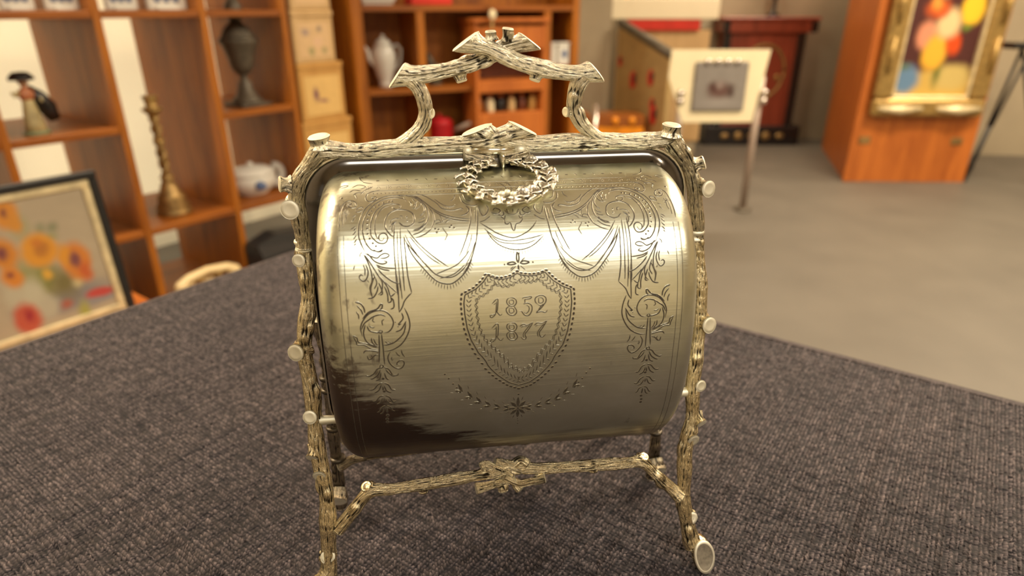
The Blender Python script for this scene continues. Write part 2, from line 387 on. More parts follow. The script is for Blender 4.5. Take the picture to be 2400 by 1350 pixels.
B['bar_r']=[(88.4,-48,37.3),(77.4,-44.2,47.4),(68.4,-41,55.9),(58.1,-40.8,56.3),(40,-40.7,56.8),(22.2,-40.5,57.2),(11.1,-40.3,57.8),(0.3,-39.5,59.9),(-8.3,-38.6,62.3)]
B['orn_a']=[(0.1,-41,55.8),(-6.3,-39.7,59.2),(-12.7,-38.8,61.8),(-14.9,-39,61.2)]
B['orn_b']=[(-3.1,-40,58.6),(1.4,-39.2,60.7),(4.5,-38.6,62.3),(7.7,-39.4,60.1)]
B['orn_c']=[(1.1,-41.7,54.1),(-7.7,-42.1,53),(-14.3,-42.5,51.9),(-18.4,-42.7,51.5)]
B['orn_d']=[(-4.3,-40.9,56.2),(3.2,-42.4,52.2),(9.8,-42.3,52.5),(16.2,-41.9,53.6)]
B['orn_e']=[(-6.2,-42.1,53.1),(-5.2,-43,50.5),(-4.9,-43.7,48.6)]
B['orn_f']=[(1,-42.1,52.8),(2.2,-43,50.5),(3.6,-43.6,48.9)]
STUBS=[('side_l',(-96.3,0,187.7),3.9,(-0.15, -1, 0.15),7),
('leg_l',(-95.9,-0.9,162.6),2.7,(-0.2, -1, 0.2),5),
('leg_l',(-99.1,-16.3,121.7),4.0,(-0.35, -1, 0.25),6),
('leg_l',(-95.7,-27.4,92.2),3.0,(-0.1, -1, 0.3),6),
('leg_l',(-95.8,-33.6,75.6),2.8,(-0.25, -0.8, -0.5),5),
('leg_l',(-93.7,-37.3,65.7),2.8,(-0.1, -1, -0.15),4),
('leg_l',(-92.8,-52.2,26.1),3.2,(0.1, -1, 0.5),3),
('side_l',(-98,0,198.9),3.6,(-1, -0.3, 0.12),3.5),
('top_l',(-81,0,216.6),4.0,(-0.12, -0.1, 1),4),
('top_r',(82.3,0,218),4.0,(0.08, -0.1, 1),4),
('side_r',(97.7,0,201.9),3.0,(0.9, -0.2, 0.35),3.5),
('side_r',(100.7,0,190.2),3.9,(0.35, -1, 0.15),7),
('leg_r',(103.8,-16.1,122.2),4.1,(0.3, -1, 0.25),6),
('leg_r',(99.5,-27.3,92.4),2.7,(0.25, -1, 0.25),4),
('leg_r',(98.9,-33.3,76.3),2.5,(0.35, -0.8, -0.45),5),
('leg_r',(94.8,-36.9,66.9),3.0,(0.2, -1, -0.1),4),
('leg_r',(93,-52,26.7),2.9,(0.15, -1, 0.4),3),
('grip_r',(-0.6,0,254),2.1,(0, -1, 0.1),4.5),
('grip_r',(-3.7,0,260.5),2.1,(-0.05, -0.1, 1),3),
('grip_l',(3.4,0,260.8),2.1,(0.1, -0.1, 1),4),
('grip_l',(-17.3,0,244.7),2.1,(0.25, -0.2, -1),2),
('grip_r',(16.5,0,244.6),2.2,(-0.35, -0.2, -1),2),
('post_l',(-32.4,0,229.3),1.9,(0.8, -0.5, 0),2),
('post_r',(32.2,0,228.6),2.0,(-0.8, -0.4, 0),2),
('bar_l',(-44.8,-42.2,52.6),2.2,(0, -0.4, -1),1.5),
('bar_r',(42.2,-41.3,55.1),2.0,(0, -0.4, -1),1.5),
('bar_l',(-71.8,-41,55.8),2.6,(-0.3, -0.3, 1),1.5),
('bar_r',(69.2,-40.2,57.9),2.3,(0.3, -0.3, 1),1.5)]
FOOT_R=(99.3, -59.9, 5.5)
ENGR=[(1,1,[-4447,1108,-4526,1138,-4962,1150,-5318,1138,-5635,1104,-5932,1054,-6150,992,-6269,924,-6328,862,-6328,794,-6229,728,-6071,666]),
(1,1,[-4367,1078,-4447,1108,-4823,1128,-5239,1116,-5556,1084,-5853,1024,-6051,956,-6150,892,-6170,830,-6110,770,-5992,720,-5774,680,-5417,674]),
(1,0.9,[-5774,690,-5595,672,-5397,686,-5457,672,-5635,668]),
(1,1,[-4882,1068,-5239,1064,-5477,1030,-5695,978,-5813,912,-5853,858,-5833,796,-5714,760,-5536,734,-5318,730,-5199,752,-5180,784,-5298,806,-5457,802,-5536,780,-5496,754,-5378,752,-5318,774]),
(1,0.9,[-5100,1042,-5318,1030,-5477,994,-5615,944,-5675,888,-5675,832,-5615,780,-5536,762]),
(1,0.8,[-5080,1036,-5001,1054,-4803,1060,-4645,1046,-4645,1022,-4744,1008,-4882,1014,-4942,1034,-4843,1042]),
(1,1,[-4882,818,-4962,778,-5180,822,-5279,876,-5199,940,-5001,986,-4704,1004,-4387,996,-4150,966,-4070,914,-4130,874,-4367,852,-4605,866,-4704,890]),
(1,0.8,[-5061,882,-5041,906,-4863,924,-4665,924]),
(1,0.8,[-5080,850,-4981,882,-4783,904]),
(1,0.9,[-4962,812,-5001,842,-4962,874,-4823,892]),
(1,0.8,[-4684,944,-4566,944,-4566,918]),
(1,0.8,[-4704,890,-4625,876,-4546,862]),
(1,1,[-4764,1158,-4447,1148,-4051,1120,-3793,1072,-3635,1014,-3674,970,-3813,946]),
(1,0.8,[-4130,1106,-3991,1064,-4031,1018,-4150,1010]),
(1,0.8,[-4249,1086,-4169,1056,-4189,1028]),
(1,1,[-4229,1132,-3912,1114,-3654,1052,-3516,986,-3496,926,-3615,870,-3892,826,-4169,812]),
(1,0.9,[-3496,1022,-3318,966,-3258,898,-3377,836,-3555,800,-3833,772,-4070,760]),
(1,0.8,[-4090,1036,-4011,1054,-3912,1084]),
(1,0.8,[-4031,1000,-3852,1026,-3773,1062]),
(1,0.8,[-3833,936,-3694,962,-3615,996]),
(1,0.8,[-3872,904,-3674,918,-3595,952]),
(1,0.8,[-4130,820,-3852,840,-3654,874]),
(1,0.9,[-4169,786,-3872,802,-3615,838]),
(1,0.8,[-3932,880,-3734,886,-3635,902]),
(1,1,[-4229,1148,-3912,1124,-3536,1050,-3238,992,-2783,936,-2308,908,-1773,894]),
(1,1,[-3278,984,-2981,938,-2585,902,-2169,884,-1773,876]),
(1,0.9,[-3991,1168,-3595,1132,-3139,1056,-2922,1002,-2525,978,-2129,994,-2030,980,-2149,966]),
(1,0.8,[-3199,1096,-2862,1034,-2545,1014,-2347,1026]),
(1,0.8,[-2525,1070,-2367,1098,-2347,1136]),
(1,0.9,[-1911,1018,-1793,980,-1911,942,-2149,926]),
(1,0.8,[-2109,1128,-2050,1066,-1832,1026,-1555,1014,-1377,1032]),
(1,0.8,[-1971,1148,-1892,1084,-1693,1058]),
(1,0.8,[-3298,868,-3219,890,-3040,896,-3001,876,-3139,870,-3238,862]),
(1,0.8,[-3021,868,-2783,902,-2545,904,-2723,884,-2862,862]),
(1,0.7,[-3080,960,-2981,920,-2922,880]),
(1,0.7,[-2941,832,-2822,794,-2763,774,-2882,730]),
(1,0.9,[-4902,880,-4942,704,-4922,572,-4902,384]),
(1,0.9,[-4902,522,-4863,414,-4882,280]),
(1,0.8,[-4665,854,-4665,702,-4645,570,-4605,446]),
(1,0.7,[-4783,818,-4803,662,-4783,508,-4783,406]),
(1,0.9,[-4526,778,-4486,632,-4447,506,-4348,396]),
(1,0.9,[-4466,518,-4387,440,-4328,392]),
(1,0.7,[-4764,490,-4744,420,-4724,354]),
(1,0.7,[-4645,504,-4605,404]),
(1,0.9,[-4328,392,-4486,370,-4645,342,-4744,308,-4882,278]),
(1,1,[-4506,764,-4229,642,-3753,534,-3318,460,-2862,434,-2506,450,-2070,512,-1812,586]),
(1,0.9,[-4486,792,-4268,706,-3833,594,-3298,498,-2743,476,-2327,506,-1931,570]),
(1,0.9,[-4387,832,-4090,750,-3714,674,-3219,598,-2783,544]),
(1,0.8,[-4288,772,-3912,684,-3476,608,-3080,562]),
(1,0.8,[-4447,734,-4130,654,-3734,576,-3357,506]),
(1,0.8,[-3357,498,-2981,520,-2466,554,-2090,610,-1852,666]),
(1,0.8,[-3159,472,-2585,496,-2109,554]),
(1,0.9,[-1693,1006,-1753,886,-1931,772,-2169,668,-2347,608]),
(1,0.9,[-1416,1004,-1476,868,-1575,732,-1753,630,-1971,548,-2228,494]),
(1,0.7,[-1753,770,-1832,714,-2030,632]),
(1,0.7,[-1634,712,-1832,624,-2090,548]),
(1,0.7,[-1555,968,-1575,868]),
(0,0.9,[-1377,858,-1079,818,-703,770,-248,736,69,732,525,766,822,810,1040,862]),
(0,0.8,[-1218,810,-802,740,-307,708,168,710,782,724,1258,746]),
(0,0.8,[-1000,756,-624,704,-109,686,485,684,980,712]),
(0,0.9,[-1139,794,-921,728,-604,676,-129,644,347,642,802,672,1258,738]),
(1,0.8,[-1396,866,-1179,876,-921,912]),
(1,0.9,[-1060,1018,-980,982,-1060,938,-1238,918,-1396,994]),
(0,0.9,[-347,882,-327,846,-228,838,-109,848,-50,800,30,784,129,834,307,846,426,876,406,892]),
(1,0.9,[-862,944,-644,926,-465,958,-683,984,-782,962]),
(1,0.9,[-604,926,-426,908,-347,924,-366,950]),
(1,0.8,[-485,908,-347,882,-287,914]),
(0,0.7,[-287,958,-109,922,129,920,347,952]),
(0,0.7,[-208,974,-149,938]),
(0,0.7,[69,972,50,938]),
(0,0.7,[327,970,208,936]),
(0,0.8,[-347,1262,-129,1210,-50,1152]),
(0,0.8,[-188,1260,30,1258,129,1214]),
(0,0.8,[327,1148,485,1204,683,1226]),
(0,0.7,[149,1206,129,1150]),
(0,1.2,[89,546,30,576,50,610,89,622,129,608,129,576,89,546]),
(0,1.1,[30,544,-129,556,-287,552,-386,544,-248,538,-89,540,30,544]),
(0,1.1,[149,546,307,560,465,556,564,550,446,542,307,540,149,546]),
(0,0.7,[-10,528,-248,496]),
(0,0.7,[168,530,366,500]),
(0,1.3,[89,538,89,492]),
(0,0.7,[188,556,386,584]),
(0,0.7,[-109,526,-267,506]),
(0,0.8,[-1079,296,-881,324,-822,318,-862,258,-881,248,-743,226,-664,236]),
(0,0.8,[-881,312,-921,252,-961,232,-1119,216,-1179,228,-1099,232,-941,236]),
(0,0.6,[-1020,290,-901,302]),
(0,0.8,[-327,328,-149,324,-50,304,-109,282,-248,276,-386,284,-465,302,-426,320,-327,328]),
(0,0.8,[-327,280,-485,264,-465,242,-347,226,-149,224,-50,242,-109,264,-188,278]),
(0,0.7,[-347,314,-188,312,-188,290,-347,292,-347,314]),
(0,0.7,[-366,266,-208,264,-168,242,-347,238,-366,266]),
(0,0.8,[188,314,248,324,386,326,604,328,525,316,307,312,307,296,267,282]),
(0,0.8,[228,286,426,290,584,272,584,242,446,216,267,222,149,244,69,244]),
(0,0.7,[347,280,465,268,465,246,366,230,248,236]),
(0,0.8,[842,278,743,294,743,316,881,330,1079,330,1198,312,1159,284,961,270,842,278]),
(0,0.7,[881,318,1040,316,1079,292,901,286,881,318]),
(0,0.8,[1159,284,961,252,763,230,980,236,1159,228,1258,242]),
(0,0.7,[1060,280,862,246]),
(0,0.8,[-1119,156,-921,180,-842,174,-862,120,-901,110,-743,90,-624,102]),
(0,0.8,[-921,168,-941,114,-980,96,-1139,84,-1179,94,-1119,98,-961,100]),
(0,0.6,[-1040,148,-921,160]),
(0,0.8,[-327,180,-149,178,-50,160,-109,140,-248,134,-386,140,-485,158,-446,174,-327,180]),
(0,0.8,[-327,136,-485,122,-465,104,-347,90,-149,88,-30,102,-109,124,-208,136]),
(0,0.7,[-366,170,-188,166,-188,146,-366,148,-366,170]),
(0,0.7,[-366,124,-208,124,-168,102,-347,100,-366,124]),
(0,0.8,[69,156,208,170,386,162,644,176]),
(0,0.8,[624,172,426,136,287,114,347,94,228,88,109,102]),
(0,0.7,[505,162,307,134,208,112,248,96]),
(0,0.6,[109,150,228,158,426,154]),
(0,0.8,[683,158,822,172,1020,168,1258,182]),
(0,0.8,[1218,178,1040,142,901,118,961,96,1079,96,1179,108]),
(0,0.7,[1119,166,921,138,822,116,862,96]),
(0,0.6,[723,152,862,160,1040,158]),
(1,1,[-6427,156,-6467,202,-6348,242,-6091,280,-5754,296,-5457,290,-5239,262,-5140,224,-5219,192,-5378,172,-5576,170]),
(1,1,[-6209,212,-6110,184,-5813,172,-5675,176]),
(1,1,[-6427,194,-6309,226,-6110,246,-5893,264,-5615,272,-5437,258]),
(1,1.1,[-6368,252,-6091,290,-5754,306,-5595,332,-5536,334,-5556,310,-5695,296]),
(1,1.1,[-6586,352,-6388,342,-6269,314,-6249,286]),
(1,0.9,[-6586,298,-6507,276,-6507,252]),
(1,0.9,[-6408,346,-6487,354,-6606,352]),
(1,0.9,[-6546,334,-6388,304,-6328,276]),
(1,1,[-4665,304,-4526,252,-4486,198,-4625,146,-4882,104,-5239,80,-5595,74]),
(1,1,[-4645,212,-4764,160,-5080,122,-5318,108,-5615,104]),
(1,1,[-4783,276,-4744,242,-4962,208,-4823,214]),
(1,1,[-4625,226,-4843,182,-5080,170]),
(1,0.8,[-5536,126,-5417,110,-5219,116]),
(1,0.8,[-5397,122,-5279,112]),
(1,1,[-6269,220,-6368,174,-6309,136,-6150,114,-5813,98]),
(1,1,[-6804,164,-6645,150,-6606,128,-6289,116,-5873,94]),
(1,0.9,[-6804,162,-6685,128,-6665,114,-6408,112,-6110,90,-5833,82]),
(1,1,[-6071,146,-6051,120,-5853,100]),
(1,0.9,[-5992,142,-5912,114,-5813,104]),
(1,1,[-6447,70,-6368,82,-6170,82,-5833,74]),
(1,1,[-6309,58,-6249,40,-6110,50,-6150,62]),
(1,1,[-6170,40,-6031,56,-5873,62]),
(1,1,[-5754,162,-5794,82,-5853,24]),
(1,1,[-5655,164,-5635,82,-5635,16]),
(1,1,[-5675,184,-5774,176,-5675,168,-5595,178,-5675,184]),
(1,1,[-5774,18,-5853,10,-5774,6,-5675,12,-5774,18]),
(1,1,[-5358,70,-5477,46,-5417,20,-5219,4,-4962,2,-4823,16,-4882,28,-5061,26,-5140,14,-5021,14]),
(1,0.9,[-5318,46,-5338,30,-5259,36]),
(1,0.9,[-5140,68,-5061,54,-4962,46]),
(1,0.9,[-4902,76,-4882,58,-4783,42]),
(1,0.8,[-5912,258,-5972,238,-5873,230]),
(1,0.8,[-5496,244,-5595,234,-5576,208]),
(1,0.8,[-6130,212,-5992,200,-5893,204]),
(1,1.1,[-5754,8,-5952,4,-6150,-8,-6328,-14,-6447,-10]),
(1,1.2,[-5833,2,-5972,-12,-6190,-24,-6289,-22]),
(1,1.1,[-5813,-4,-5893,-26,-6071,-34]),
(1,1.2,[-5754,-18,-5794,-30]),
(1,1.1,[-5675,8,-5457,0,-5318,-16,-5120,-16,-5100,-10]),
(1,1.2,[-5675,-6,-5615,-26,-5496,-34]),
(1,1.1,[-5615,2,-5378,-16,-5259,-20]),
(1,1.1,[-5794,-46,-5972,-50,-6190,-74,-6388,-74]),
(1,1.2,[-5853,-54,-5972,-80,-6170,-94]),
(1,1.4,[-5794,-62,-5794,-88]),
(1,1.1,[-5734,-46,-5556,-56,-5437,-82,-5279,-84]),
(1,1.2,[-5734,-60,-5655,-86,-5457,-100]),
(1,1.1,[-5794,-112,-5972,-118,-6150,-144,-6289,-142]),
(1,1.1,[-5853,-126,-5972,-156,-6130,-164]),
(1,1.3,[-5794,-126,-5794,-150]),
(1,1.1,[-5734,-112,-5556,-126,-5437,-154,-5279,-152]),
(1,1.1,[-5734,-132,-5615,-160,-5457,-168]),
(1,1,[-5754,-178,-5912,-188,-6051,-218,-6150,-222]),
(1,1,[-5714,-178,-5556,-192,-5496,-216,-5397,-222]),
(1,1.3,[-5734,-192,-5714,-232]),
(1,1.1,[-5833,-198,-5912,-228,-6031,-236]),
(1,1,[-6110,666,-5893,644,-5635,628,-5477,648,-5298,658,-5140,644,-5298,626,-5536,626]),
(1,1,[-6011,666,-5754,610,-5457,586,-5239,596,-5378,608]),
(1,0.9,[-5695,584,-5397,562,-4922,552]),
(1,0.9,[-5655,572,-5437,550,-5140,538]),
(1,1.1,[-5615,552,-5417,514,-5080,470,-4783,450]),
(1,0.9,[-5734,540,-5417,476,-4922,396]),
(1,1,[-6170,660,-6011,606,-5893,542,-5873,480,-5972,440,-5972,408]),
(1,1,[-6110,654,-5833,574,-5635,516,-5477,466,-5516,412,-5675,390]),
(1,1,[-6091,588,-6011,544,-6051,506,-6170,480,-6309,488,-6368,510,-6289,522,-6209,512]),
(1,0.8,[-6309,638,-6289,662,-6190,674]),
(1,0.9,[-6190,588,-6130,556,-6150,514]),
(1,0.9,[-5813,528,-5695,466,-5813,426]),
(1,0.9,[-6051,488,-6011,470]),
(1,1,[-6091,370,-5853,378,-5695,414,-5655,444]),
(1,1,[-5912,378,-5952,424,-5873,468,-5774,506]),
(1,1,[-5615,388,-5496,394,-5516,420,-5615,466]),
(1,1,[-5298,338,-5160,348,-5180,380]),
(1,1,[-5219,300,-5080,310,-5080,350,-5140,368]),
(1,1,[-5397,442,-5298,388,-5298,340]),
(1,1,[-5576,504,-5298,440,-5180,380,-4981,396]),
(1,0.9,[-7101,838,-7101,916,-7041,1008,-6942,1082,-6744,1112,-6526,1102,-6427,1068,-6487,1042,-6665,1040,-6784,1060,-6744,1080,-6625,1078]),
(1,0.7,[-6962,866,-6942,948,-6863,1034]),
(1,0.7,[-6764,1020,-6824,976]),
(1,0.7,[-6784,988,-6843,946]),
(1,0.7,[-6804,954,-6883,910]),
(1,0.9,[-6447,1004,-6368,1030,-6170,1042,-6190,1012,-6388,994,-6447,1004]),
(1,0.8,[-6586,950,-6427,972]),
(1,0.9,[-6625,908,-6467,942]),
(1,1,[-6645,848,-6447,870]),
(1,1,[-6546,836,-6427,854]),
(1,1,[-6566,804,-6427,832]),
(1,1,[-6546,770,-6408,802]),
(1,1,[-6526,742,-6408,770]),
(1,0.9,[-6526,720,-6447,740]),
(1,0.7,[-6586,554,-6526,586]),
(1,0.9,[-5477,1224,-5952,1188,-6051,1134,-5972,1100,-5794,1096,-5615,1124,-5675,1146,-5833,1138]),
(1,0.8,[-5774,1270,-6110,1224,-6269,1174]),
(1,0.8,[-6645,1266,-6388,1302,-6091,1272,-6289,1244]),
(1,0.8,[-6744,1206,-6566,1234,-6269,1220]),
(1,0.8,[-6586,1170,-6427,1198,-6110,1194]),
(1,0.8,[-6507,1182,-6408,1128]),
(1,0.8,[-6427,1422,-6229,1342,-5813,1312]),
(1,0.8,[-7200,1276,-7022,1296,-6824,1294,-6962,1270,-7160,1262])]
EDOTS=[(1,1,[-4962,1090,-5100,1086,-5318,1074,-5516,1058,-5655,1034,-5813,1000,-5912,966,-5972,926,-5992,888,-5992,848,-5972,806,-5893,770,-5774,734,-5655,712]),
(1,0.8,[-4387,934,-4367,900]),
(1,1.1,[-6685,1072,-5774,1130,-7041,1142]),
(1,0.45,[-2981,1020,-2882,1012,-2783,1006,-2684,1004,-2585,1004,-2466,1010,-2387,1022,-2347,1034]),
(1,1,[-3238,824,-3100,818,-3179,796,-2565,846,-2644,830,-2466,826]),
(0,0.8,[-485,542,703,548,129,640]),
(0,0.7,[30,-374,50,-396,50,-426]),
(0,1,[30,-168]),
(1,1.5,[-5754,-26,-5754,-88,-5714,-250,-5754,-280,-5754,-306]),
(1,0.6,[-5061,224,-4962,198])]
SHIELD_L=[30,494,-287,468,-584,458,-881,462,-1278,488,-1476,446,-1812,402,-2050,386,-2308,366,-2367,314,-2347,244,-2268,162,-2109,92,-1812,28,-1436,-14,-941,-64,-426,-108,30,-130]
SHIELD_R=[30,494,149,482,505,472,881,474,1258,492,1416,464,1594,434,1971,394,2387,366,2426,282,2367,198,2248,110,2050,40,1733,-2,1357,-42,980,-80,545,-114,30,-130]
GARLAND=[-3238,-16,-2981,-50,-2822,-76,-2466,-124,-2050,-168,-1594,-212,-1000,-250,-465,-270,30,-274,525,-278,941,-264,1693,-226,2129,-182,2545,-138,2882,-96,3060,-64,3238,-42]
FR1=[-3852,548,-3753,530,-3318,458,-2862,430,-2506,448,-2070,510,-1872,566]
FR2=[-1000,742,-901,718,-604,672,-129,642,347,638,782,668,1179,720]
# ================================================================ THE BISCUIT BOX
BOX = empty('biscuit_box', (-0.0056, 0.300, TABLE_Z), 0.1356,
            label='silver folding biscuit box with engraved lid and twig frame on the dark cloth', cat='biscuit box')
ZC, LB, LD, LP, LW, LR = .1336, .0713, .0612, 2.5168, .0821, .012
def lidP(X, t, side=-1):
    X = np.asarray(X, float); t = np.asarray(t, float)
    sg = lambda v, e: np.sign(v) * np.abs(v) ** e
    y = LD * sg(np.cos(t), 2 / LP); z = LB * sg(np.sin(t), 2 / LP)
    a = np.clip((np.abs(X) - (LW - LR)) / LR, 0, 1); k = LR * (1 - np.sqrt(1 - a * a))
    return np.stack(np.broadcast_arrays(X, side * y * (1 - k / LD), ZC + z * (1 - k / LB)), -1)
def make_lid(name, side, mats, **kw):
    tt = np.linspace(-PI / 2, PI / 2, 4001); pr = lidP(0., tt, side)
    L = np.concatenate([[0], np.cumsum(np.linalg.norm(np.diff(pr, axis=0), axis=1))])
    t = np.interp(np.linspace(0, L[-1], 261), L, tt)
    e = LW - LR + LR * np.sin(np.linspace(0, PI / 2, 14))
    x = np.concatenate([-e[::-1], np.linspace(-(LW - LR), LW - LR, 61)[1:-1], e])
    G = lidP(x[:, None], t[None, :], side); nx, nt_ = G.shape[:2]
    f = [(i * nt_ + j, (i + 1) * nt_ + j, (i + 1) * nt_ + j + 1, i * nt_ + j + 1) for i in range(nx - 1) for j in range(nt_ - 1)]
    if side > 0: f = [q[::-1] for q in f]
    cap0 = tuple(range(nt_)); cap1 = tuple((nx - 1) * nt_ + j for j in range(nt_ - 1, -1, -1))
    f += [cap0, cap1] if side < 0 else [cap0[::-1], cap1[::-1]]
    o = mesh_obj(name, G.reshape(-1, 3), f, mats, BOX, True, **kw)
    return o
LID = make_lid('front_lid', -1, M['silver'], label='engraved bulging silver front lid')
make_lid('rear_lid', 1, M['polish'])

# ---- engraving: shallow cut grooves with raised lips that follow the lid surface
EV = []; EF = []; EM = []
def lidN(X, t):
    e = 1e-4; a = lidP(X + e, t) - lidP(X - e, t); b = lidP(X, t + e * 5) - lidP(X, t - e * 5)
    n = np.cross(a, b); n /= np.linalg.norm(n, axis=-1)[..., None] + 1e-15
    c = np.array([0, 0, ZC]); sgn = np.sign(np.einsum('ij,ij->i', n, lidP(X, t) - c)); return n * sgn[:, None]
GW, GH = .00031, .00007
def groove(X, t, wscale=1., taper=True):
    X = np.asarray(X, float); t = np.asarray(t, float)
    P = lidP(X, t); Nn = lidN(X, t); T = np.gradient(P, axis=0); T /= np.linalg.norm(T, axis=1)[:, None] + 1e-12
    Lt = np.cross(Nn, T); n = len(P)
    k = np.ones(n)
    if taper:
        q = np.linspace(0, 1, n); k = np.clip(np.minimum(q, 1 - q) * 7 + .35, .35, 1)
    b0 = len(EV)
    for (o, h) in ((-1, -.1), (-.82, .5), (0, .0), (.82, .5), (1, -.1)):
        for i in range(n):
            EV.append(P[i] + Lt[i] * (o * GW * wscale * k[i]) + Nn[i] * (h * GH * (.5 + .5 * k[i]) + .00002))
    for r in range(4):
        for i in range(n - 1):
            EF.append((b0 + r * n + i, b0 + (r + 1) * n + i, b0 + (r + 1) * n + i + 1, b0 + r * n + i + 1)); EM.append(1 if r in (1, 2) else 0)
def stroke(flat, wscale=1., mir=False, taper=True):
    a = np.array(flat, float).reshape(-1, 2); X = a[:, 0] / 1e5; t = a[:, 1] / 1e3
    if mir: X = -X
    c = catmull(np.stack([X, t * .0612], 1), .0006)
    groove(c[:, 0], c[:, 1] / .0612, wscale, taper)
def punch(X, t, r, ax=1.0, ang=0.):
    n = 10; b0 = len(EV); c = lidP(np.array([X]), np.array([t]))[0]; Nn = lidN(np.array([X]), np.array([t]))[0]
    U = np.array([1., 0, 0]); U = U - Nn * (U @ Nn); U /= np.linalg.norm(U); V = np.cross(Nn, U)
    U, V = U * math.cos(ang) + V * math.sin(ang), V * math.cos(ang) - U * math.sin(ang)
    EV.append(c + Nn * .00003)
    for (q, h) in ((.98, .5), (1.22, -.1)):
        for k in range(n):
            a = 2 * PI * k / n; EV.append(c + (U * math.cos(a) * ax + V * math.sin(a)) * r * q + Nn * (h * GH + .00002))
    for k in range(n):
        EF.append((b0, b0 + 1 + k, b0 + 1 + (k + 1) % n)); EM.append(1)
        EF.append((b0 + 1 + k, b0 + 1 + n + k, b0 + 1 + n + (k + 1) % n, b0 + 1 + (k + 1) % n)); EM.append(0)
for (mir, ws, pts) in ENGR:
    stroke(pts, ws)
    if mir: stroke(pts, ws, True)
for (mir, r, pts) in EDOTS:
    for i in range(0, len(pts), 2):
        punch(pts[i] / 1e5, pts[i + 1] / 1e3, .00042 * r)
        if mir: punch(-pts[i] / 1e5, pts[i + 1] / 1e3, .00042 * r)
def poly(flat): a = np.array(flat, float).reshape(-1, 2); return np.stack([a[:, 0] / 1e5, a[:, 1] / 1e3 * .0612], 1)
def resamp(P, step, closed=False):
    L = np.concatenate([[0], np.cumsum(np.linalg.norm(np.diff(P, axis=0), axis=1))]); n = max(2, int(round(L[-1] / step)) + 1)
    s = np.linspace(0, L[-1], n); return np.stack([np.interp(s, L, P[:, 0]), np.interp(s, L, P[:, 1])], 1)
# shield: beaded outline, line, chevron band, wavy line
for side, S0 in (('l', poly(SHIELD_L)), ('r', poly(SHIELD_R))):
    cen = np.array([0.0, .0150])
    P = resamp(S0, .00178)
    T = np.gradient(P, axis=0)
    for p, tg in zip(P, T): punch(p[0], p[1] / .0612, .00048, 1.55, math.atan2(tg[1], tg[0]))
    for k, ws in ((.945, 1.0),):
        Q = resamp(cen + (S0 - cen) * k, .0006); groove(Q[:, 0], Q[:, 1] / .0612, ws, False)
    Q = resamp(cen + (S0 - cen) * .865, .0017); tg = np.gradient(Q, axis=0)
    for q, t_ in zip(Q[1:], tg[1:]):
        t_ = t_ / np.linalg.norm(t_); n_ = np.array([-t_[1], t_[0]])
        for sg in (-1, 1):
            a = q + n_ * sg * .0011 - t_ * .0008; b = q + t_ * .0004
            c = np.linspace(a, b, 4); groove(c[:, 0], c[:, 1] / .0612, .75)
    Q = resamp(cen + (S0 - cen) * .745, .0004); tg = np.gradient(Q, axis=0); tg /= np.linalg.norm(tg, axis=1)[:, None]
    for ph in (0, .9):
        W = Q + np.stack([-tg[:, 1], tg[:, 0]], 1) * (np.sin(np.arange(len(Q)) * .0004 / .0021 * 2 * PI + ph) * .00035 + (ph * .0006))[:, None]
        groove(W[:, 0], W[:, 1] / .0612, .55, False)
def leafcut(p, d, L, wd, ws=1.2):
    d = d / np.linalg.norm(d); n = np.array([-d[1], d[0]])
    s = np.linspace(0, 1, 7)
    for sg in (-1, 1):
        c = p + s[:, None] * d * L + (np.sin(s * PI) * wd * sg)[:, None] * n; groove(c[:, 0], c[:, 1] / .0612, ws * .6)
    c = p + s[:, None] * d * L; groove(c[:, 0], c[:, 1] / .0612, ws * 1.5)
# garland below the shield
Gp = catmull(poly(GARLAND), .0005); arc = np.concatenate([[0], np.cumsum(np.linalg.norm(np.diff(Gp, axis=0), axis=1))])
for side in (0, 1):
    for s in np.arange(.0085, arc[-1] / 2 - .003, .0046):
        ss = s if side == 0 else arc[-1] - s
        i = int(np.searchsorted(arc, ss)); i = min(max(i, 2), len(Gp) - 3); d = (Gp[i + 2] - Gp[i - 2]) * (-1 if side == 0 else 1); d /= np.linalg.norm(d)
        n = np.array([-d[1], d[0]])
        for sg in (-1, 1): leafcut(Gp[i] - d * .0022, d * .95 + n * sg * .38, .0036, .00045, .9)
        for sg in (-1, 1):
            c = np.linspace(Gp[i] + n * sg * .0024 + d * .001, Gp[i] + n * sg * .0032 + d * .0022, 3); groove(c[:, 0], c[:, 1] / .0612, .5)
    for s in (.001, .003, .0052, .0072):
        ss = s if side == 0 else arc[-1] - s; i = min(int(np.searchsorted(arc, ss)), len(Gp) - 1); punch(Gp[i][0], Gp[i][1] / .0612, .0004)
sc_ = np.array([0.0002, -.274 * .0612])
for k in range(8):
    a = PI / 8 * 2 * k; d = np.array([math.cos(a), math.sin(a)]); leafcut(sc_ + d * .0006, d, .0046 if k % 2 == 0 else .004, .0006, 1.1)
    a += PI / 8; d = np.array([math.cos(a), math.sin(a)]); c = np.linspace(sc_ + d * .004, sc_ + d * .0058, 3); groove(c[:, 0], c[:, 1] / .0612, .7)
punch(sc_[0], sc_[1] / .0612, .0005)
# fringes of the swags
for flat, mir in ((FR1, 1), (FR2, 0)):
    P = resamp(catmull(poly(flat), .0005), .00115); tg = np.gradient(P, axis=0)
    for p, t_ in zip(P, tg):
        n = np.array([t_[1], -t_[0]]); n /= np.linalg.norm(n); n = n * .7 + np.array([0, -.5])
        c = np.linspace(p, p + n * .0016, 3)
        groove(c[:, 0], c[:, 1] / .0612, .62)
        if mir: groove(-c[:, 0], c[:, 1] / .0612, .62)
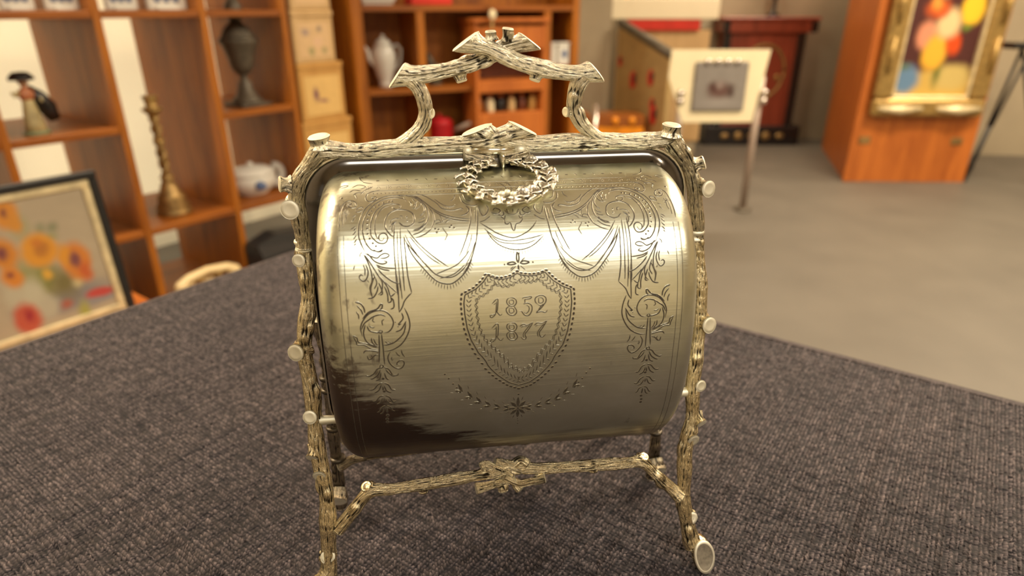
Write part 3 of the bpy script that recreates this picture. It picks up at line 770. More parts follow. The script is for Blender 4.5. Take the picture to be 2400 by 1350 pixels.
# borders: double line down each end, rows along the top
tb = np.linspace(-1.25, .80, 240)
for s in (-1, 1):
    for x in (.0693, .0717): groove(np.full(240, s * x), tb, .42, False)
for t_, x in ((1.286, .056), (1.212, .061), (1.150, .052)):
    xs_ = np.linspace(-x, x, 160); groove(xs_, np.full(160, t_), .6)
for i, x in enumerate(np.arange(-.0575, .0577, .00165)): punch(x, 1.181, .00030)
for i, x in enumerate(np.arange(-.056, .057, .0042)):
    if i % 2 == 0: punch(x, 1.352, .00036, 2.2)
    else: groove(np.linspace(x - .0004, x + .0005, 3), np.linspace(1.372, 1.335, 3), .8)
for x in np.arange(-.0595, .0596, .0085):
    for k in range(7):
        a = 2 * PI * k / 7; punch(x + .0010 * math.cos(a), 1.252 + .0185 * math.sin(a), .00022)
    punch(x, 1.252, .0003)
    c = np.linspace(0, 1, 6); groove(x + .0032 + .0018 * c, 1.235 + .03 * np.sin(c * PI), .5)
for s in (-1, 1):
    for (x, t_) in ((.0665, 1.08), (.0685, .99)):
        for k in range(8):
            a = 2 * PI * k / 8; punch(s * (x + .0012 * math.cos(a)), t_ + .02 * math.sin(a), .00022)
        punch(s * x, t_, .0004)
mesh_obj('engraving', EV, EF, [M['lip'], M['groove']], LID, True, EM, label='engraved swags, scrolls, shield and the dates 1852 and 1877')

# ---- flange: dark concave moulding round each lid with a bright bead at its rim
def rrect(hw, hh, r, n=10):
    p = []
    for (cx, cz, a0) in ((hw - r, hh - r, 0), (-hw + r, hh - r, PI / 2), (-hw + r, -hh + r, PI), (hw - r, -hh + r, 1.5 * PI)):
        for k in range(n + 1):
            a = a0 + PI / 2 * k / n; p.append((cx + r * math.cos(a), cz + r * math.sin(a)))
    return np.array(p)
def make_flange(side):
    secs = []
    for q in np.linspace(0, 1, 9): secs.append((.0790 + q * .0130, .0695 + q * .0078, .0100 + q * .0130, .0062 * (1 - q) ** 2 + .0008, 0))
    for a in np.linspace(-.3 * PI, PI, 8): secs.append((.0920 + .0006 * math.sin(a) + .0003, .0773 + .0006 * math.sin(a) + .0003, .0232, .0008 + .0005 * math.cos(a), 1))
    secs.append((.0790, .0695, .0100, .0002, 0))
    v = []; f = []; mi = []
    for (hw, hh, r, y, m_) in secs:
        p = rrect(hw, hh, r); n = len(p); v += [(a, side * y, ZC + b) for a, b in p]
    for i in range(len(secs) - 1):
        for k in range(n):
            q = (i * n + k, i * n + (k + 1) % n, (i + 1) * n + (k + 1) % n, (i + 1) * n + k); f.append(q if side < 0 else q[::-1]); mi.append(1 if secs[i + 1][4] else 0)
    mesh_obj('flange', v, f, [M['rim'], M['polish']], BOX, True, mi, label='dark reflective flange with a bright rim' if side < 0 else None)
make_flange(-1); make_flange(1)

# ---- twig frame
def bark_tube(name, pts, r, parent, seed, flare=(1, 1), mats=None, ridges=(6, 9), step=.0007, nseg=40, cap=(True, True), taper=None, cuts=(None, None), fq=.006):
    P = catmull(np.array(pts, float), step); n = len(P); rng = random.Random(seed)
    s = np.arange(n) * step; T, F1, F2 = frames(P); th = np.linspace(0, 2 * PI, nseg, endpoint=False)
    S, TH = np.meshgrid(s, th, indexing='ij')
    u = lambda a, b: rng.uniform(a, b)
    wp = .5 * np.sin(S * u(250, 420) + TH + u(0, 6)) + .6 * np.sin(S * u(90, 150) + u(0, 6)) + .35 * np.sin(S * u(500, 800) + 2 * TH + u(0, 6))
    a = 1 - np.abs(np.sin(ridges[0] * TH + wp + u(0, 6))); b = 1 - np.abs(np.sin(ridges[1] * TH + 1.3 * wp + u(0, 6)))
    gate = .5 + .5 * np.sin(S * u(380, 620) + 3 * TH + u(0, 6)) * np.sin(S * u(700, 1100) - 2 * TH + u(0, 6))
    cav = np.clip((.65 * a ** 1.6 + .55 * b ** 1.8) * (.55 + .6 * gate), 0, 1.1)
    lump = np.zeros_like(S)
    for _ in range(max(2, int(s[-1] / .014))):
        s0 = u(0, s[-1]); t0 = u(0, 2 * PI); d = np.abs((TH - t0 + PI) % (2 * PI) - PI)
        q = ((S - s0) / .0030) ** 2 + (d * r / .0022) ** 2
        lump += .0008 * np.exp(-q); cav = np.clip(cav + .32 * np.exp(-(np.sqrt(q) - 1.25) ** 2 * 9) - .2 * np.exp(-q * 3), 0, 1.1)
    env = 1 + .07 * np.sin(S * u(130, 200) + u(0, 6)) + .05 * np.sin(S * u(260, 400) + u(0, 6))
    fl = np.ones(n); q = fq
    fl += (flare[0] - 1) * np.exp(-(s / q) ** 2) + (flare[1] - 1) * np.exp(-((s[-1] - s) / q) ** 2)
    if taper: fl *= np.linspace(taper[0], taper[1], n)
    ef = np.ones(n)
    if cap[1]: ef *= 1 - .85 * np.exp(-((s[-1] - s) / .0016) ** 2)
    if cap[0]: ef *= 1 - .85 * np.exp(-(s / .0016) ** 2)
    Rr = r * env * fl[:, None] + lump * ef[:, None] - .00070 * cav * ef[:, None] + .0003
    V = P[:, None, :] + Rr[..., None] * (np.cos(TH)[..., None] * F1[:, None, :] + np.sin(TH)[..., None] * F2[:, None, :])
    for e, cd in enumerate(cuts):
        if cd is None: continue
        i0 = 0 if e == 0 else n - 1; sg = -1 if e == 0 else 1
        wgt = np.clip(1 - np.abs(s - s[i0]) / .0065, 0, 1) ** 1.3
        off = np.einsum('ijk,k->ij', V - P[:, None, :], np.array(cd, float))
        V = V + (wgt[:, None] * off * sg)[..., None] * T[i0][None, None, :]
    v = V.reshape(-1, 3).tolist(); c = cav.reshape(-1).tolist(); uv = np.stack([TH / (2 * PI) , S / .02], -1)
    uv = np.stack([S * 10, TH / (2 * PI) * .25], -1).reshape(-1, 2).tolist()
    f = []; mi = []
    for i in range(n - 1):
        for k in range(nseg):
            f.append((i * nseg + k, (i + 1) * nseg + k, (i + 1) * nseg + (k + 1) % nseg, i * nseg + (k + 1) % nseg)); mi.append(0)
    for e, (i0, sg) in enumerate(((0, -1), (n - 1, 1))):
        if not cap[e]: continue
        ring = [i0 * nseg + k for k in range(nseg)]; b0 = len(v); rc = np.mean([v[k_] for k_ in ring], axis=0)
        for kk, (q, h) in enumerate(((.86, .0006), (.55, .0004))):
            for k in range(nseg):
                v.append(list(rc + (np.array(v[ring[k]]) - rc) * q + T[i0] * sg * h)); c.append(.5 if kk else 0); uv.append((0, 0))
        v.append(list(rc + T[i0] * sg * .0003)); c.append(.45); uv.append((0, 0)); ce = len(v) - 1
        for k in range(nseg):
            k2 = (k + 1) % nseg
            for A_, B_ in ((ring, [b0 + j for j in range(nseg)]), ([b0 + j for j in range(nseg)], [b0 + nseg + j for j in range(nseg)])):
                q = (A_[k], A_[k2], B_[k2], B_[k]); f.append(q if sg > 0 else q[::-1]); mi.append(1)
            q = (b0 + nseg + k, b0 + nseg + k2, ce); f.append(q if sg > 0 else q[::-1]); mi.append(1)
    return mesh_obj(name, v, f, mats or [M['bark'], M['cut']], parent, True, mi, uv=uv, attr={'cavity': c})
mm = lambda pts: [tuple(c / 1000 for c in p) for p in pts]
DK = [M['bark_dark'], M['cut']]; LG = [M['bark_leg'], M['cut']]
FRM = {}
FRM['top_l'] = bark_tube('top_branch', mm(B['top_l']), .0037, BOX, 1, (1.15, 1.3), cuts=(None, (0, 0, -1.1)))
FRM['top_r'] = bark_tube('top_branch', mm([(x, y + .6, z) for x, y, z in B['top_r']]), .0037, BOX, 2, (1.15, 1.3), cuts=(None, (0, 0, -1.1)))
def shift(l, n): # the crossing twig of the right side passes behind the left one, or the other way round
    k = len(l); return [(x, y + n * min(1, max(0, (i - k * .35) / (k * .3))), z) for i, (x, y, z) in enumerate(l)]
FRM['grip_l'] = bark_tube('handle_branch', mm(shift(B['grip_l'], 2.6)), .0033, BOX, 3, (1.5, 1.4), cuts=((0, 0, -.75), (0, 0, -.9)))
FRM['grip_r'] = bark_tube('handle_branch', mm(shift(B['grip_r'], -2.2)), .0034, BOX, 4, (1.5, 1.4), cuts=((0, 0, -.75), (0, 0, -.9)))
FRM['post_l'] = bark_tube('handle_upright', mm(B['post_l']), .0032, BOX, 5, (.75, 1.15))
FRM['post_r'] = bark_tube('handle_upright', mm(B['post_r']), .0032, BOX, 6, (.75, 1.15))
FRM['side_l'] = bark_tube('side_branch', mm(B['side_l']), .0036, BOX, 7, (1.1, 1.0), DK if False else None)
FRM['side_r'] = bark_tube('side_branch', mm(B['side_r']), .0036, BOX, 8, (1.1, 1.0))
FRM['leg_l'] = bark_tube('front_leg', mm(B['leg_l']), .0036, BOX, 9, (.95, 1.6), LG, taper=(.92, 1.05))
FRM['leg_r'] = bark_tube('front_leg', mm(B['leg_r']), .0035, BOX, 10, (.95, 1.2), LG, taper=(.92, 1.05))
for nm, sd in (('leg_l', 11), ('leg_r', 12)):
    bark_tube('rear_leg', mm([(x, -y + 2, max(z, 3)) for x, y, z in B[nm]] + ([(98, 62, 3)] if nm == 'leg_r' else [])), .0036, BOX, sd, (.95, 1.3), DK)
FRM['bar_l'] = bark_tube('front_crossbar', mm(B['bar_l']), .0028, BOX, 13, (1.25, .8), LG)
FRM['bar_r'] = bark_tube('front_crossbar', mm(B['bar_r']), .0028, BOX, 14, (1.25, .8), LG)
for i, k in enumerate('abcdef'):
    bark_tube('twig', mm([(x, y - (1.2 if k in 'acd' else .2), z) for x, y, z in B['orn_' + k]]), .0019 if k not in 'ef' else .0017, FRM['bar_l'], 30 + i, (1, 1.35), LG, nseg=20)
stub_map = {}
for i, (host, p, r, d, ln) in enumerate(STUBS):
    d = np.array(d, float); d /= np.linalg.norm(d); p = np.array(p) / 1000; L = ln / 1000; r /= 1000
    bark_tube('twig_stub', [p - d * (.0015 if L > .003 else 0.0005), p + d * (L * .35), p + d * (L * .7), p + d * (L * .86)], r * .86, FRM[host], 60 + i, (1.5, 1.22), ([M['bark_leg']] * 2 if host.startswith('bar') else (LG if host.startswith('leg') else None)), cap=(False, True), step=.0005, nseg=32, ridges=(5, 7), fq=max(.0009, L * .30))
# the big slanted cut at each front foot
for s, host in ((1, 'leg_r'), (-1, 'leg_l')):
    c = np.array([.0988 * s, -.0634, .0092]); nn = np.array([.14 * s, -.93, .34]); nn /= np.linalg.norm(nn)
    a_ = np.array([1., 0, 0]); a_ -= nn * (a_ @ nn); a_ /= np.linalg.norm(a_); b_ = np.cross(nn, a_)
    b_ *= np.sign(b_[2]); a_, b_ = a_ + b_ * .18 * s, b_ - a_ * .18 * s
    v = []; f = []; mi = []; cv_ = []; K = 36
    for (q, dn, mm_) in ((.55, -.0085, 0), (.92, -.0050, 0), (1.02, -.0022, 0), (.93, -.0012, 0), (1.0, -.0004, 0), (.97, .0005, 1), (.80, .0005, 1), (.70, .0001, 1), (.35, .0001, 1)):
        for k in range(K):
            t_ = 2 * PI * k / K; r_ = q * (1 + .03 * math.sin(3 * t_ + 1))
            v.append(c + (a_ * .0058 * math.cos(t_) + b_ * .0092 * math.sin(t_)) * r_ + nn * dn + np.array([0, 0, .0028]) * (dn < -.003)); cv_.append(.5 if dn in (-.0012,) else (.15 if mm_ == 0 else 0))
    for i in range(8):
        for k in range(K):
            q = (i * K + k, i * K + (k + 1) % K, (i + 1) * K + (k + 1) % K, (i + 1) * K + k); f.append(q if s * 1 and True else q); mi.append(0 if i < 4 else (1 if i < 6 else 2))
    f.append(tuple(8 * K + k for k in range(K))); mi.append(2)
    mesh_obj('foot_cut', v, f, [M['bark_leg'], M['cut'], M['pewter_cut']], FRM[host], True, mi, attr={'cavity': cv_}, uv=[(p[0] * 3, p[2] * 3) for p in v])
# collar bands where the handle joins the legs, pegs from the legs to the lid, inner posts and back bar
for s, P0 in ((-1, (-.0946, .0012, .1690)), (1, (.1012, .0, .1655))):
    m_ = MB()
    m_.lathe([(.0030, -.003), (.0042, -.0028), (.0044, -.0022), (.0042, -.0015), (.0036, -.0010), (.0036, .0004), (.0042, .0008), (.0045, .0017), (.0042, .0026), (.0030, .003)], 28, P0)
    m_.build('collar', M['brass_silver'] if 'brass_silver' in M else M['cut'], BOX, True)
    m_ = MB(); zz = .0885; x0 = .0952 * s; x1 = .0790 * s
    m_.tube([(x0, -.028, zz), (x0 * .93 + x1 * .07, -.028, zz), (x0 * .5 + x1 * .5, -.028, zz), (x1, -.028, zz)], [.0024, .0026, .0021, .0024], 16)
    m_.build('peg', M['cut'], BOX, True)
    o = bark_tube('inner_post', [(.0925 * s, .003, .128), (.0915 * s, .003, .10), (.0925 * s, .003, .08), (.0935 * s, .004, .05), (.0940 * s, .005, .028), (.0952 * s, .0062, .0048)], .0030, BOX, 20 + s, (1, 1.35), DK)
    for zz in (.094, .0865, .062, .041):
        m_ = MB(); m_.lathe([(.0028, -.0012), (.0040, -.0010), (.0043, 0), (.0040, .0010), (.0028, .0012)], 22, (.0925 * s, .0032, zz)); m_.build('ring', M['dark_silver'], o, True)
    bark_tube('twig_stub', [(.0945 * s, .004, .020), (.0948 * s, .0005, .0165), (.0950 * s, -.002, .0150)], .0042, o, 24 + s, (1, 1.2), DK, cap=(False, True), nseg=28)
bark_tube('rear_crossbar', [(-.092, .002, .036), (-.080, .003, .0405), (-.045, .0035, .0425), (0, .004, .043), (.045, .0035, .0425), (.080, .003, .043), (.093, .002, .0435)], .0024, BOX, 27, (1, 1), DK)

# ---- hinge and wreath
m_ = MB()
hx0, hx1, hy, hz_ = -.0165, .0095, -.0030, .2122
m_.tube([(hx0 + .003, hy, hz_), (hx1 - .003, hy, hz_)], .0021, 24)
m_.build('hinge_barrel', M['polish'], BOX, True)
for a, b in ((hx0 - .001, hx0 + .0028), (hx1 - .0028, hx1 + .002)):
    m_ = MB(); m_.tube([(a, hy, hz_), ((a + b) / 2, hy, hz_), (b, hy, hz_)], [.0019, .0024, .0021], 18); m_.build('hinge_knuckle', M['cut'], BOX, True)
for s in (-1, 1):
    bark_tube('bracket_twig', [(-.002 + .002 * s, -.0045, .2085), (-.002 + .008 * s, -.0040, .2095), (-.002 + .0145 * s, -.0030, .2108)], .0018, BOX, 40 + s, (1, 1.3), nseg=22)
m_ = MB(); m_.ball((.0006, -.0068, .2080), (.0012, .0016, .0036), 16, 10); m_.build('loop', M['polish'], BOX, True)
WR = None; wc = np.array([.0001, -.0230, .2032]); ti = .2569; RX = .0172
ax1 = np.array([1., 0, 0]); ax2 = np.array([0, math.cos(ti), math.sin(ti)]); axn = np.cross(ax1, ax2); axn *= np.sign(axn[2])
m_ = MB(); ang = np.linspace(PI / 2 + .22, PI / 2 + 2 * PI - .22, 60)
m_.tube([wc + RX * (ax1 * math.cos(a) * 1.03 + ax2 * math.sin(a)) for a in ang], .0016, 10)
WR = m_.build('wreath_handle', M['bark'], BOX, True, label='cast leaf wreath that lifts the lid')
rng = random.Random(5)
def leaf_mesh():
    v = []; f = []; c = []
    nu, nv = 9, 5
    for i in range(nu):
        u = i / (nu - 1); wd = .46 * math.sin(PI * min(1, u ** .8)) ** .8 * (1 + .16 * (1 if i % 2 else -1) * (0 < i < nu - 1) * .6) + .015
        for j in range(nv):
            q = -1 + 2 * j / (nv - 1)
            v.append((u, q * wd, .10 * math.sin(u * PI) + .20 * (abs(q) - q * q * .9) - .06 * (1 - abs(q) > .9)))
            c.append(.55 if j in (1, 3) and i % 2 else (.5 if j == 2 else (.1 if j in (0, 4) else .3)))
    for i in range(nu - 1):
        for j in range(nv - 1): f.append((i * nv + j, (i + 1) * nv + j, (i + 1) * nv + j + 1, i * nv + j + 1))
    n = len(v)
    return v, f, c
lv, lf_, lc = leaf_mesh()
LM = None
nl = 17
for k in range(nl):
    a0 = PI / 2 + .32 + (2 * PI - .64) * k / (nl - 1)
    low = a0 > 1.5 * PI            # leaves run from the loop down both sides to the lowest point
    for row in (-1, 0, 1):
        a = a0 + rng.uniform(-.04, .04); rad = ax1 * math.cos(a) * 1.03 + ax2 * math.sin(a); tang = -ax1 * math.sin(a) + ax2 * math.cos(a)
        dr = tang * (1 if not low else -1)
        d = dr * math.cos(row * .55) + rad * math.sin(row * .62) + axn * (.07 + .07 * rng.random()); d /= np.linalg.norm(d)
        sd = np.cross(axn, d); sd /= np.linalg.norm(sd); up = np.cross(d, sd)
        up2 = up * math.cos(row * .45) + sd * math.sin(-row * .45) ; sd2 = np.cross(up2, d)
        p = wc + rad * (RX + row * .0012) + axn * (.0010 + .0006 * (row == 0)) - dr * .0022
        L = .0057 * rng.uniform(.9, 1.1)
        if LM is None:
            o = mesh_obj('leaf', lv, lf_, M['cast'], WR, True, attr={'cavity': lc}, uv=[(p_[0] * .05, p_[1] * .05) for p_ in lv]); LM = o.data
            md = o.modifiers.new('thickness', 'SOLIDIFY'); md.thickness = .10
        else:
            o = bpy.data.objects.new('leaf', LM); SC.collection.objects.link(o); o.parent = WR
            md = o.modifiers.new('thickness', 'SOLIDIFY'); md.thickness = .10
        mw = Matrix(((d[0] * L, sd2[0] * L, up2[0] * L, p[0]), (d[1] * L, sd2[1] * L, up2[1] * L, p[1]), (d[2] * L, sd2[2] * L, up2[2] * L, p[2]), (0, 0, 0, 1)))
        o.matrix_local = mw
for (dx, dy) in ((-.0042, -.0172), (.0005, -.0178), (-.0018, -.0160)):
    m_ = MB(); m_.ball(tuple(wc + ax1 * dx + ax2 * dy + axn * .0030), .0014, 12, 8); m_.build('berry', M['cut'], WR, True)
# ================================================================ TABLE AND CLOTH
ta = math.radians(54.6)                       # direction of the long table edge
TU = np.array([math.cos(ta), math.sin(ta)]); TV = np.array([math.sin(ta), -math.cos(ta)])
TC = np.array([-0.205, 0.835])                # far corner of the table top
def tab(u, v): return TC - TU * u + TV * v     # u back along the left edge, v along the right edge
TL, TW = 0.60, 0.82
tb_ = empty('table', (float(tab(TL / 2, TW / 2)[0]), float(tab(TL / 2, TW / 2)[1]), 0), ta - PI / 2, label='table covered by the dark grey woven cloth', cat='table')
m_ = MB(); m_.box(-TW / 2 + .012, TW / 2 - .012, -TL / 2 + .012, TL / 2 - .012, TABLE_Z - .040, TABLE_Z - .009, 0, .004); m_.build('tabletop', M['wood_dark'], tb_)
for sx in (-1, 1):
    for sy in (-1, 1):
        m_ = MB(); x, y = sx * (TW / 2 - .06), sy * (TL / 2 - .06); m_.box(x - .025, x + .025, y - .025, y + .025, 0, TABLE_Z - .040, 0, .004); m_.build('leg', M['wood_dark'], tb_)
# cloth material: dark grey and mauve threads, with shade painted into the gaps
m, nt, b = mat('dark_woven_cloth')
at = N(nt, 'ShaderNodeAttribute', attribute_name='thread').outputs['Fac']
co = coord(nt)
rot = mapping(nt, co, (1, 1, 1), (0, 0, 0), (0, 0, -ta))
def thread_noise(sc):
    v = mapping(nt, rot, sc); n = N(nt, 'ShaderNodeTexNoise'); setin(n, 'Scale', 1.0); setin(n, 'Detail', 2); link(nt, v, n.inputs['Vector']); return n.outputs['Fac']
f1 = thread_noise((70, 560, 1)); f2 = thread_noise((560, 70, 1)); f3 = noise(nt, co, 9, 3)
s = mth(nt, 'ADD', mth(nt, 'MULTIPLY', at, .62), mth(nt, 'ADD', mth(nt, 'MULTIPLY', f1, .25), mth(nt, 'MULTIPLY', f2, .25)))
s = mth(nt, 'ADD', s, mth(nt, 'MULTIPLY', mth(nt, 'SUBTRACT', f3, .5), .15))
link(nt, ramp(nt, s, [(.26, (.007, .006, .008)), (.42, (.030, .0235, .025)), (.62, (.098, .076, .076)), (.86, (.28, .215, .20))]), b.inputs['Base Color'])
setin(b, 'Roughness', .75); setin(b, 'Specular IOR Level', .35)
fib = noise(nt, mapping(nt, co, (2600, 2600, 2600)), 1.0, 2)
bump(nt, b, fib, .35, .0006)
M['cloth'] = m
PIT = .0022
def cloth():
    # relief weave over the whole top, rounded plain edge and skirt around it
    nu = int((TL - .028) / PIT); nv = int((TW - .028) / PIT)
    rs = np.random.RandomState(3)
    gu = np.arange(2 * nu + 1); gv = np.arange(2 * nv + 1)
    U, V = np.meshgrid(gu, gv, indexing='ij')
    cu, cv = U // 2, V // 2; ou, ov = U % 2, V % 2
    over = (cu + cv) % 2
    # centres high; edge mid points high along the thread on top; corners low
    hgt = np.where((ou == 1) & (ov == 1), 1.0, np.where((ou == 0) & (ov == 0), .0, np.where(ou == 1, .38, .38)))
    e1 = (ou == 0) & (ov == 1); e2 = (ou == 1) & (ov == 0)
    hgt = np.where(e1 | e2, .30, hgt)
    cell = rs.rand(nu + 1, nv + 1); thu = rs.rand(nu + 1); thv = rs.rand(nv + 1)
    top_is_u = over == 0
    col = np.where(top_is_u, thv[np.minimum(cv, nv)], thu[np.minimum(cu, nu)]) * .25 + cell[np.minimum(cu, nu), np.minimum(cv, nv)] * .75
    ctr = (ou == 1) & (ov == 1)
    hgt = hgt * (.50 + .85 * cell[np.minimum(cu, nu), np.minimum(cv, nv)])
    thread = np.where(ctr, .30 + .70 * col, np.where(e1 | e2, .10 + .32 * col, .0 + .10 * col))  # gaps and thread edges get dark values: shade painted between the threads
    ju = (rs.rand(*U.shape) - .5) * .46 + ((rs.rand(U.shape[0]) - .5) * .5)[:, None]; jv = (rs.rand(*U.shape) - .5) * .46 + ((rs.rand(U.shape[1]) - .5) * .5)[None, :]
    sk = np.where(ctr, np.where(top_is_u, .34, -.34), 0)
    pu = .0 + (U / 2 + ju) * PIT; pv = .0 + (V / 2 + jv) * PIT
    P = TC[None, None, :] - TU * (pu[..., None] + .014) + TV * (pv[..., None] + .014)
    wob = .0010 * np.sin(pu * 23 + 1) * np.sin(pv * 19)
    Z = TABLE_Z - .0011 + hgt * .0019 + wob * .3
    verts = np.concatenate([P, Z[..., None]], -1).reshape(-1, 3)
    x, y = P[..., 0], P[..., 1]
    keepv = np.ones(x.shape, dtype=bool)
    W = 2 * nv + 1
    I, J = np.meshgrid(np.arange(2 * nu), np.arange(2 * nv), indexing='ij')
    k = keepv[:-1, :-1] & keepv[1:, 1:]
    a = (I * W + J)[k]
    quads = np.stack([a, a + 1, a + W + 1, a + W], 1)
    used = np.unique(quads); rem = -np.ones(len(verts), dtype=np.int64); rem[used] = np.arange(len(used))
    vv = verts[used]; qq = rem[quads]; th = thread.reshape(-1)[used]
    # surrounding sheet with rounded edge and hanging skirt
    ev = []; ef = []; et = []
    def ring(d, z): # rectangle ring offset d outside the top outline
        n = 14; pts = []
        cs = ((0 - d, 0 - d), (TL + d, 0 - d), (TL + d, TW + d), (0 - d, TW + d)); r = .012 + max(0, d)
        for i, (cu_, cv_) in enumerate(cs):
            su = 1 if cu_ < TL / 2 else -1; sv = 1 if cv_ < TW / 2 else -1
            for k_ in range(n + 1):
                a_ = PI / 2 * k_ / n
                if i == 0: uu, vv_ = cu_ + r - r * math.cos(a_ ), cv_ + r - r * math.sin(a_)
                elif i == 1: uu, vv_ = cu_ - r + r * math.sin(a_), cv_ + r - r * math.cos(a_)
                elif i == 2: uu, vv_ = cu_ - r + r * math.cos(a_), cv_ - r + r * math.sin(a_)
                else: uu, vv_ = cu_ + r - r * math.sin(a_), cv_ - r + r * math.cos(a_)
                p = tab(uu, vv_); pts.append((p[0], p[1], z))
        return pts
    rings = [ring(-.013, TABLE_Z - .0002), ring(-.006, TABLE_Z - .0006), ring(-.0015, TABLE_Z - .003), ring(0, TABLE_Z - .007), ring(.002, TABLE_Z - .05), ring(.010, TABLE_Z - .30), ring(.016, TABLE_Z - .52)]
    n = len(rings[0])
    for q_, r_ in enumerate(rings):
        for i, p in enumerate(r_):
            if q_ >= 5: p = (p[0] + .01 * math.sin(i * .9), p[1] + .01 * math.cos(i * .9), p[2])
            ev.append(p); et.append(.45)
    for q_ in range(len(rings) - 1):
        for i in range(n): ef.append((q_ * n + i, q_ * n + (i + 1) % n, (q_ + 1) * n + (i + 1) % n, (q_ + 1) * n + i))
    base = [(p[0], p[1], TABLE_Z - .0012) for p in rings[0]]; b0 = len(ev); ev += base; et += [.4] * n
    ef += [tuple(b0 + i for i in range(n))]
    nv0 = len(vv); allv = np.vstack([vv, np.array(ev)])
    me = bpy.data.meshes.new('tablecloth')
    nq = len(qq); loops = np.concatenate([qq.ravel()] + [np.array(f_) + nv0 for f_ in ef]).astype(np.int32)
    tot = np.concatenate([np.full(nq, 4), np.array([len(f_) for f_ in ef])]).astype(np.int32)
    st = np.concatenate([[0], np.cumsum(tot)[:-1]]).astype(np.int32)
    me.vertices.add(len(allv)); me.vertices.foreach_set('co', allv.astype(np.float32).ravel())
    me.loops.add(len(loops)); me.loops.foreach_set('vertex_index', loops)
    me.polygons.add(len(tot)); me.polygons.foreach_set('loop_start', st); me.polygons.foreach_set('loop_total', tot)
    me.polygons.foreach_set('use_smooth', np.ones(len(tot), dtype=bool))
    at_ = me.attributes.new('thread', 'FLOAT', 'POINT'); at_.data.foreach_set('value', np.concatenate([th, np.array(et)]).astype(np.float32))
    me.update(calc_edges=True); me.validate()
    me.materials.append(M['cloth'])
    o = bpy.data.objects.new('tablecloth', me); SC.collection.objects.link(o)
    props(o, 'dark grey mauve basket-woven tablecloth under the silver biscuit box', 'tablecloth')
cloth()

# ================================================================ SHELF UNIT ALONG THE LEFT WALL
sh = empty('open_shelf_unit', S1(0, 0, 0), RZ1, label='orange-brown open wooden shelf unit along the cream wall behind the sunflower painting', cat='shelf')
fronts = [.28, .60, .915, 1.245, 1.555, 1.885]
for i, u in enumerate(fronts):
    m_ = MB(); m_.box(u - .011, u + .011, 0, .50, 0 if i != 4 else .318, 1.70, 0, .002); m_.build('side_panel', M['wood'], sh)
def board(k, z, back=.47):
    m_ = MB(); m_.box(fronts[k] + .0115, fronts[k + 1] - .0115, .004, back, z - .011, z + .011, 0, .002); m_.build('shelf_board', M['wood_h'], sh)
for k in (0, 1, 2, 3):
    board(k, 1.003); board(k, 1.36); board(k, 1.69)
for k in (0, 1, 3): board(k, .668)
for k in (0, 1, 2, 3, 4): board(k, .328)
for k in (0, 1, 2): board(k, .030)
board(4, 1.36); board(4, 1.69)
m_ = MB(); m_.box(1.568, 1.872, .46, .48, .34, 1.69); m_.build('back_panel', M['wood'], sh)
m_ = MB(); m_.box(fronts[1] + .02, fronts[2] - .014, .10, .32, .345, .50); m_ = None

# porcelain plaques on the top shelf
pl_specs = [(.70, .785, .10), (.812, .948, .16), (.973, 1.068, .16), (1.098, 1.225, .15)]
pl_lab = ['white porcelain plaque with a blue motif at the left end of the top shelf', 'wide white blue-painted plaque standing second along the top shelf', 'white porcelain plaque with a grey-blue figure standing third along the top shelf', 'white plaque leaning on the top shelf just before the dark urn']
for (a, b, h), lb in zip(pl_specs, pl_lab):
    if a < .915 < b: b = .899
    t_ = empty('porcelain_plaque', S1((a + b) / 2, .06, 1.0142), RZ1, label=lb, cat='plaque', group='porcelain plaques on the top shelf')
    hw = (b - a) / 2; m_ = MB(); m_.box(-hw, hw, 0, .016, 0, h, 0, .004); m_.build('plate', M['porcelain'], t_)
    m_ = MB()
    for q in range(5): m_.ball((-hw * .5 + hw * .3 * q * .8, -.0002, .035 + .012 * (q % 2)), (.011, .0014, .014), 10, 6)
    m_.ball((0, -.0002, h * .6), (hw * .45, .0014, h * .2), 12, 6); m_.build('blue_motif', M['blue'], t_)
    m_ = MB(); m_.box(-hw * .6, hw * .6, -.012, .035, 0, .008, 0, .002); m_.build('foot', M['porcelain'], t_)

# figurine: woman in a wide dark hat with a draped cape
fg = empty('figurine', S1(.705, .075, .6792), RZ1 + .3, label='painted figurine in a wide dark hat and dark cape on the left shelf', cat='figurine')
m_ = MB(); m_.lathe([(.034, 0), (.036, .006), (.030, .010)], 20, (0, 0, 0), 0, 1.1, .8); m_.build('base', M['green'], fg, True)
m_ = MB(); m_.lathe([(.030, .009), (.027, .03), (.021, .065), (.0165, .088), (.0155, .098)], 20, (0, 0, 0), 0, 1, .85); m_.build('dress', M['dress'], fg, True)
m_ = MB(); m_.lathe([(.0155, .097), (.021, .108), (.022, .120), (.014, .128), (.0075, .132), (.007, .138)], 18, (0, 0, 0), 0, 1.05, .75); m_.build('bodice', M['terracotta'], fg, True)
m_ = MB(); m_.tube([(-.021, 0, .121), (-.036, -.006, .112), (-.046, -.012, .122)], [.006, .005, .004], 8); m_.tube([(.021, 0, .121), (.031, -.010, .104), (.026, -.020, .092)], [.006, .005, .004], 8); m_.build('arms', M['dress'], fg, True)
m_ = MB(); m_.ball((0, -.001, .151), (.0135, .014, .017), 14, 10); m_.ball((0, -.0155, .150), (.0025, .003, .003), 8, 5); m_.build('head', M['skin'], fg, True)
m_ = MB(); m_.lathe([(.002, .176), (.018, .174), (.025, .167), (.030, .160), (.031, .153), (.026, .154), (.012, .158)], 20, (0, .002, 0), 0, 1.1, 1); m_.build('hat', M['ebony'], fg, True)
m_ = MB(); m_.tube([(.014, .006, .130), (.032, .004, .108), (.050, .000, .072), (.062, -.004, .034)], [.010, .020, .027, .016], 12); m_.build('cape', M['ebony'], fg, True)

